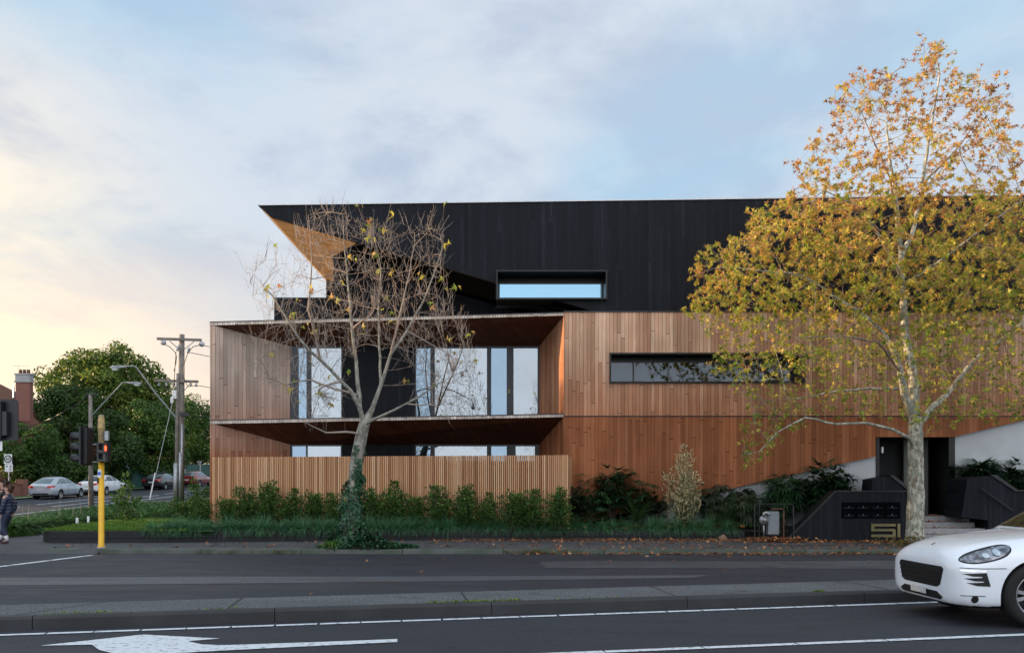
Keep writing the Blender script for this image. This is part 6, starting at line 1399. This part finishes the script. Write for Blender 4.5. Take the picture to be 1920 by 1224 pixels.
# the white car passing in the near lane
def sp_(w0, vs_, vm, wm, wb, vb, wt, vt, wc): return [(0, w0), (vs_*.6, w0), (vs_, w0+.01), (vm-.01, w0+.10), (vm, wm), (vm, (wm+wb)/2+.02), (vb, wb), (vt, wt), (vt*.55, wc-.006), (0, wc)]
st = [(.865, sp_(.32, .45, .56, .46, .60, .55, .67, .44, .69)), (.85, sp_(.25, .60, .70, .45, .64, .70, .72, .56, .75)), (.80, sp_(.21, .74, .825, .45, .69, .815, .795, .64, .83)), (.68, sp_(.19, .82, .89, .45, .72, .86, .855, .66, .905)), (.50, sp_(.18, .85, .915, .48, .78, .895, .915, .68, .96)),
      (.25, sp_(.18, .86, .94, .52, .85, .915, .965, .71, 1.005)), (-.05, sp_(.2, .86, .945, .55, .89, .915, .995, .73, 1.04)), (-.30, sp_(.22, .86, .945, .56, .91, .91, 1.015, .74, 1.062)), (-.42, sp_(.24, .86, .935, .56, .93, .90, 1.03, .74, 1.075)), (-.50, sp_(.24, .86, .93, .56, .94, .90, 1.09, .72, 1.14)),
      (-.96, sp_(.24, .86, .925, .56, .98, .89, 1.38, .64, 1.42)), (-1.36, sp_(.24, .86, .925, .56, 1.0, .89, 1.52, .60, 1.58)), (-2.2, sp_(.24, .86, .925, .56, 1.02, .89, 1.56, .60, 1.62)), (-2.9, sp_(.24, .86, .935, .56, 1.04, .89, 1.52, .58, 1.58)), (-3.35, sp_(.26, .86, .935, .56, 1.06, .87, 1.36, .56, 1.44)),
      (-3.62, sp_(.30, .82, .90, .56, 1.0, .80, 1.10, .56, 1.16)), (-3.78, sp_(.34, .70, .80, .56, .85, .70, .92, .5, .95)), (-3.82, sp_(.40, .6, .66, .56, .75, .60, .80, .4, .82))]
def ell(cx, cy, a, b, rot, n=20): return [(cx+a*math.cos(q)*math.cos(rot)-b*math.sin(q)*math.sin(rot), cy+a*math.cos(q)*math.sin(rot)+b*math.sin(q)*math.cos(rot)) for q in np.linspace(0, 2*math.pi, n, endpoint=False)]
SH = lambda pts: [(min(a+.13+max(0, .30-a)*.32, .80), b) for a, b in pts]
W = 'trim'
parts = dict(sill=.235, patches=[
    ('headlight_surround', SH([(.675, .728), (.56, .706), (.40, .730), (.18, .785), (.04, .855), (.0, .912), (.08, .930), (.26, .910), (.46, .858), (.61, .795)]), 'v', 1, .002, W, True),
    ('headlight', SH([(.66, .735), (.56, .72), (.40, .745), (.20, .80), (.06, .865), (.02, .905), (.08, .915), (.25, .895), (.45, .845), (.60, .785)]), 'v', 1, .004, 'lampglass', True),
    ('headlight_reflector', SH(ell(.27, .838, .05, .034, -.25)), 'v', 1, .010, 'lampsilver', True), ('headlight_reflector', SH(ell(.40, .80, .035, .025, -.3)), 'v', 1, .010, 'lampsilver', True),
    ('grille', [(-.50, .655), (-.54, .63), (-.47, .44), (-.39, .405), (.39, .405), (.47, .44), (.54, .63), (.50, .655)], 'u', 1, .003, W, False),
    ('number_plate', [(-.19, .30), (.19, .30), (.19, .375), (-.19, .375)], 'u', 1, .02, 'plate_w', False),
    ('lower_intake', [(-.46, .265), (-.52, .30), (-.40, .355), (.40, .355), (.52, .30), (.46, .265)], 'u', 1, .004, W, False),
    ('side_intake', [(0.560, 0.617), (0.555, 0.575), (0.70, 0.575), (0.80, 0.600)], 'v', 1, .004, W, True), ('side_intake', [(0.552, 0.567), (0.540, 0.522), (0.68, 0.522), (0.78, 0.550)], 'v', 1, .004, W, True), ('side_intake', [(0.535, 0.514), (0.522, 0.465), (0.66, 0.470), (0.76, 0.500)], 'v', 1, .004, W, True), ('side_intake', [(.56, .61), (.523, .467), (.58, .467), (.62, .61)], 'v', 1, .003, W, True),
    ('indicator', SH([(.72, .628), (.60, .622), (.44, .628), (.44, .640), (.60, .642), (.72, .645)]), 'v', 1, .014, 'lampsilver', True),
    ('front_splitter', [(-.74, .19), (.74, .19), (.76, .235), (-.76, .235)], 'u', 1, .004, W, False),
    ('fog_lamp', SH(ell(.545, .315, .036, .042, 0, 14)), 'v', 1, .004, W, True), ('bumper_line', SH([(.78, .355), (.60, .358), (.44, .360), (.44, .352), (.60, .350), (.78, .347)]), 'v', 1, .003, W, True),
    ('bonnet_line', SH([(.70, .668), (.45, .668), (.25, .672), (.18, .672), (.18, .665), (.45, .660), (.70, .660)]), 'v', 1, .003, W, True),
    ('windscreen', [(-.72, 1.085), (.72, 1.085), (.56, 1.50), (-.56, 1.50)], 'u', 1, .004, 'cglass', False),
    ('side_window', [(-.74, 1.07), (-1.08, 1.36), (-1.50, 1.48), (-1.85, 1.07)], 'v', 1, .004, 'cglass', True), ('side_window', [(-1.93, 1.07), (-1.86, 1.50), (-2.6, 1.49), (-3.15, 1.28), (-2.9, 1.08)], 'v', 1, .004, 'cglass', True),
    ('badge', ell(.70, 0, .028, .022, 0, 12), 'w', 1, .003, 'lampsilver', False),
    ('bonnet_crease', [(.60, .50), (.0, .62), (-.6, .655), (-.6, .652), (.0, .616), (.60, .496)], 'w', 1, .002, W, True),
    ('tail_lamp', [(.40, .88), (.80, .90), (.80, .98), (.42, .95)], 'u', -1, .006, 'red_l', True)])
M['white_paint'] = carpaint('white_car_paint', (.76, .81, .87), .2)
h12 = math.pi+R(1.0)
suv, bvh = car('passing_car', 'white luxury sport utility car driving left in the near lane at right edge', (5.89, 10.52, .012), h12, M['white_paint'], st, (0, -2.80), .362, parts, wide=.945)
suv['label'] = 'white sport utility car driving left in the near lane at the right edge'
# grille bars and blades over the side intakes, laid on the skin
def blade_patch(nm, poly, axis, off, m, both):
    for s in ((1, -1) if both else (1,)):
        pm = patch(bvh, poly, 'v', s, off) if axis == 'v' else patch(bvh, poly, 'u', 1, off, .04)
        if len(pm.polygons): link_mesh(nm, pm, m, suv, local=True, smooth=True)
for k in range(4): z = .43+k*.052; blade_patch('grille_bar', [(-.50+.02*(3-k), z+.01), (.50-.02*(3-k), z+.01), (.50-.02*(3-k), z+.023), (-.50+.02*(3-k), z+.023)], 'u', .018, M['flash'], False)
for s in (1, -1):
    mb = MB(); mb.lathe((-1.2, s*1.03, 1.13), (0, s, 0), [(.03, -.12), (.075, -.06), (.085, .04), (.03, .11)], 12); mb.build('mirror', M['trim'], suv, local=True, smooth=True)

# ------------------------------------------------------------------ two women at the left edge
def skin_mesh(verts, edges, rad, sub=2):
    me = bpy.data.meshes.new('s'); me.from_pydata(verts, edges, []); o = bpy.data.objects.new('s', me); COL.objects.link(o)
    m = o.modifiers.new('skin', 'SKIN'); m.use_smooth_shade = True
    if not me.skin_vertices:
        bpy.context.view_layer.objects.active = o
        bm = bmesh.new(); bm.from_mesh(me); bm.verts.layers.skin.verify(); bm.to_mesh(me); bm.free()
    for i, sv in enumerate(me.skin_vertices[0].data):
        r_ = rad[i]; sv.radius = r_ if isinstance(r_, tuple) else (r_, r_); sv.use_root = (i == 0)
    m2 = o.modifiers.new('sub', 'SUBSURF'); m2.levels = sub; m2.render_levels = sub
    dg = bpy.context.evaluated_depsgraph_get(); dg.update(); out = bpy.data.meshes.new_from_object(o.evaluated_get(dg)); bpy.data.objects.remove(o); return out
M['skin'] = simple('skin', (.52, .30, .22), .55, 0, .1, bmp=0); M['hair'] = simple('dark_hair', (.035, .018, .012), .5, 0, .4, 40, bmp=.3); M['hair2'] = simple('auburn_hair', (.075, .028, .016), .5, 0, .4, 40, bmp=.3)
def puffer():
    m, nt, b, o = new_mat('navy_puffer'); g = nt.nodes.new('ShaderNodeTexCoord').outputs['Object']; w = nt.nodes.new('ShaderNodeTexWave'); w.wave_type = 'BANDS'; w.bands_direction = 'Z'; w.inputs['Scale'].default_value = 3.6; w.inputs['Distortion'].default_value = .6
    nt.links.new(g, w.inputs['Vector']); b.inputs['Base Color'].default_value = (.018, .028, .062, 1); b.inputs['Roughness'].default_value = .42; bump(nt, b, w.outputs['Fac'], .6, .012); return m
M['puffer'] = puffer(); M['legging'] = simple('navy_leggings', (.014, .022, .055), .7, 0, .2, bmp=.1); M['sock'] = simple('pale_sock', (.55, .56, .58), .8, 0, .1); M['shoe'] = simple('maroon_shoe', (.07, .015, .02), .6, 0, .3); M['sole'] = simple('pink_sole', (.55, .35, .33), .7); M['greyp'] = simple('grey_trousers', (.16, .17, .23), .8, 0, .2); M['blacktop'] = simple('black_top', (.014, .014, .018), .7, 0, .2)
def person(label, loc, H, rotz, legs, arms, top, legm, shoem, hairm, sock=False):
    """local frame: faces +x. legs/arms: hip-knee-ankle and shoulder-elbow-wrist points, as fractions of height"""
    t = thing('person', label, 'person', loc, rotz); k = H
    def S(v): return Vector(v)*k
    J = [(0, 0, .53), (-.005, 0, .60), (.0, 0, .68), (.0, 0, .78), (.005, 0, .83), (.01, 0, .86), (.02, 0, .905), (.022, 0, .95), (.02, 0, .985)]
    rd = [(.085, .095), (.075, .085), (.075, .09), (.075, .10), (.045, .055), .032, (.048, .042), (.054, .046), (.032, .03)]
    E = [(i, i+1) for i in range(8)]
    for s in (1, -1):
        hp, kn, an, toe = legs[0 if s == 1 else 1]; b = len(J); J += [(0, s*.05, .50), hp, kn, an, toe]; rd += [.062, .055, .038, .024, .022]; E += [(0, b), (b, b+1), (b+1, b+2), (b+2, b+3), (b+3, b+4)]
        el, wr, hd = arms[0 if s == 1 else 1]; b = len(J); J += [(0, s*.105, .80), el, wr, hd]; rd += [.034, .026, .018, .016]; E += [(3, b), (b, b+1), (b+1, b+2), (b+2, b+3)]
    me = skin_mesh([S(j) for j in J], E, [tuple(x*k for x in r_) if isinstance(r_, tuple) else r_*k for r_ in rd]); link_mesh('body', me, M['skin'], t, local=True, smooth=True)
    # nose, ears, eyes, mouth
    mb = MB(); mb.add([S((.068, -.008, .925)), S((.068, .008, .925)), S((.071, 0, .95)), S((.080, 0, .932))], [(0, 1, 3), (1, 2, 3), (2, 0, 3)]); mb.build('nose', M['skin'], t, local=True)
    for s in (1, -1):
        mb = MB(); mb.lathe(S((.066, s*.020, .948)), (1, 0, 0), [(.003, -.006), (.008, 0), (.003, .004)], 8); mb.build('eye', M['hair'], t, local=True)
        mb = MB(); mb.lathe(S((.015, s*.047, .935)), (0, s, 0), [(.010, -.005), (.017, .006), (.008, .012)], 8); mb.build('ear', M['skin'], t, local=True)
        # hand: palm with five fingers
        el, wr, hd = arms[0 if s == 1 else 1]; wv = Vector(wr); hv = (Vector(hd)-wv).normalized(); side = Vector((0, s, 0)); fwd = hv.cross(side).normalized(); pv = []; pe = []; pr_ = []
        c0 = wv*k+hv*.02; c1 = wv*k+hv*.085; pv += [c0, c1]; pe += [(0, 1)]; pr_ += [(.016, .034), (.014, .038)]
        for f_ in range(4): b = len(pv); o_ = fwd*(.027-.018*f_); pv += [c1+o_+hv*.01, c1+o_+hv*.045-side*.008, c1+o_+hv*(.075-.006*abs(f_-1.2))-side*.022]; pe += [(1, b), (b, b+1), (b+1, b+2)]; pr_ += [.009, .008, .006]
        b = len(pv); pv += [c0+hv*.03+fwd*.035, c0+hv*.065+fwd*.048-side*.01]; pe += [(0, b), (b, b+1)]; pr_ += [.010, .007]
        link_mesh('hand', skin_mesh(pv, pe, pr_, 1), M['skin'], t, local=True, smooth=True)
        hp, kn, an, toe = legs[0 if s == 1 else 1]; a = Vector(an)*k; tt = Vector(toe)*k; d = (tt-a); d.z = 0; d = d.normalized() if d.length > .01 else Vector((1, 0, 0)); pt = (tt.z-a.z)
        lv = [a-d*.045+Vector((0, 0, -.03)), a+d*.03+Vector((0, 0, -.035)), tt+d*.02+Vector((0, 0, -.0)), tt+d*.075+Vector((0, 0, -.005))]
        link_mesh('shoe', skin_mesh([tuple(x) for x in lv], [(0, 1), (1, 2), (2, 3)], [(.040, .040), (.045, .045), (.038, .030), (.026, .022)], 2), M[shoem], t, local=True, smooth=True)
        if sock: mb = MB(); mb.tube([a+Vector((0, 0, -.01)), a+(Vector(kn)*k-a)*.33], [.040, .052], 12); mb.build('sock', M['sock'], t, local=True, smooth=True)
        lg = [Vector((0, s*.03, .53))*k, Vector(hp)*k, Vector(kn)*k, a+(Vector(kn)*k-a)*(.28 if sock else .05)]; hh = Vector((0, 0, .56))*k
        link_mesh('trouser_leg', skin_mesh([tuple(hh)]+[tuple(x) for x in lg], [(0, 1), (1, 2), (2, 3), (3, 4)], [(.09*k, .10*k), .078*k, .064*k, .045*k, .036*k]), M[legm], t, local=True, smooth=True)
    tv = [(0, 0, .50), (0, 0, .58), (0, 0, .68), (0, 0, .78), (.005, 0, .835), (.008, 0, .862)]; te = [(i, i+1) for i in range(5)]; tr = [(.098, .108), (.098, .108), (.092, .104), (.082, .092), (.052, .058), (.040, .042)]
    for s in (0, 1):
        el, wr, hd = arms[s]; sg = 1 if s == 0 else -1; b = len(tv); tv += [(0, sg*.108, .772), el, wr]; te += [(3, b), (b, b+1), (b+1, b+2)]; tr += [.046, .044, .031]
    link_mesh('jacket', skin_mesh([S(v) for v in tv], te, [tuple(x*k for x in r_) if isinstance(r_, tuple) else r_*k for r_ in tr]), M[top], t, local=True, smooth=True)
    hv = [(-.008, 0, .95), (-.010, 0, .975), (.016, 0, .992), (-.035, 0, .94), (-.042, 0, .90), (-.038, 0, .86)]; link_mesh('hair', skin_mesh([S(v) for v in hv], [(0, 1), (1, 2), (0, 3), (3, 4), (4, 5)], [(x*k, x*k*.95) for x in (.056, .050, .036, .046, .036, .020)]), M[hairm], t, local=True, smooth=True)
    return t
legA = [((.01, .05, .48), (.06, .052, .30), (-.01, .055, .055), (.06, .06, .025)), ((.02, -.05, .48), (.10, -.05, .29), (.17, -.055, .07), (.23, -.055, .05))]
armA = [((.02, .125, .63), (.07, .12, .50), (.09, .12, .44)), ((-.04, -.125, .63), (.03, -.14, .49), (.05, -.14, .43))]
person('dark haired woman in navy puffer jacket, maroon shoes and pale socks walking left', (P(16, 0, 22.3).x, 22.3, .115), 1.52, R(180), legA, armA, 'puffer', 'legging', 'shoe', 'hair2', True)
legB = [((.01, .05, .48), (.05, .05, .27), (-.09, .05, .075), (-.03, .05, .03)), ((.02, -.05, .48), (.08, -.05, .28), (.12, -.05, .05), (.19, -.05, .03))]
person('taller woman in black top and grey trousers half hidden beyond the woman in the puffer', (P(7, 0, 23.8).x, 23.8, .115), 1.66, R(180), legB, armA, 'blacktop', 'greyp', 'shoe', 'hair')

# ------------------------------------------------------------------ the near side of the main road: what the panes mirror
for i, (x, y, sc, rz, l) in enumerate([(-9, -17, 1.25, 1.3, 'leafless tree across the road, mirrored in the left panes'), (5, -20, 1.35, 3.0, 'leafless tree across the road, mirrored in the widest pane'), (13, -16, 1.2, 4.4, 'leafless tree across the road, mirrored in the right panes')]):
    c = copy_tree(bare); c.location = (x, y, 0); c.rotation_euler = (0, 0, rz); c.scale = (sc, sc, sc); c['label'] = l; c['group'] = 'leafless trees mirrored in the windows'
hb = thing('terrace_house', 'pale single storey house across the road with a long pitched roof', 'house', (0, -34, 0))
mb = MB(); mb.box((-22, -42, 0), (26, -30, 2.7)); mb.build('wall', M['conc_lt'], hb)
mb = MB(); mb.add([(-22.6, -42.6, 2.7), (26.6, -42.6, 2.7), (26.6, -29.4, 2.7), (-22.6, -29.4, 2.7), (-17, -36, 4.4), (21, -36, 4.4)], [(0, 3, 2, 1), (0, 1, 5, 4), (1, 2, 5), (2, 3, 4, 5), (3, 0, 4)]); mb.build('roof', M['tile'], hb)
for k in range(9):
    for z in (.9,): mb = MB(); mb.box((-19.5+k*5, -29.96, z), (-17.9+k*5, -29.9, z+1.4)); mb.build('window', M['cglass'], hb)
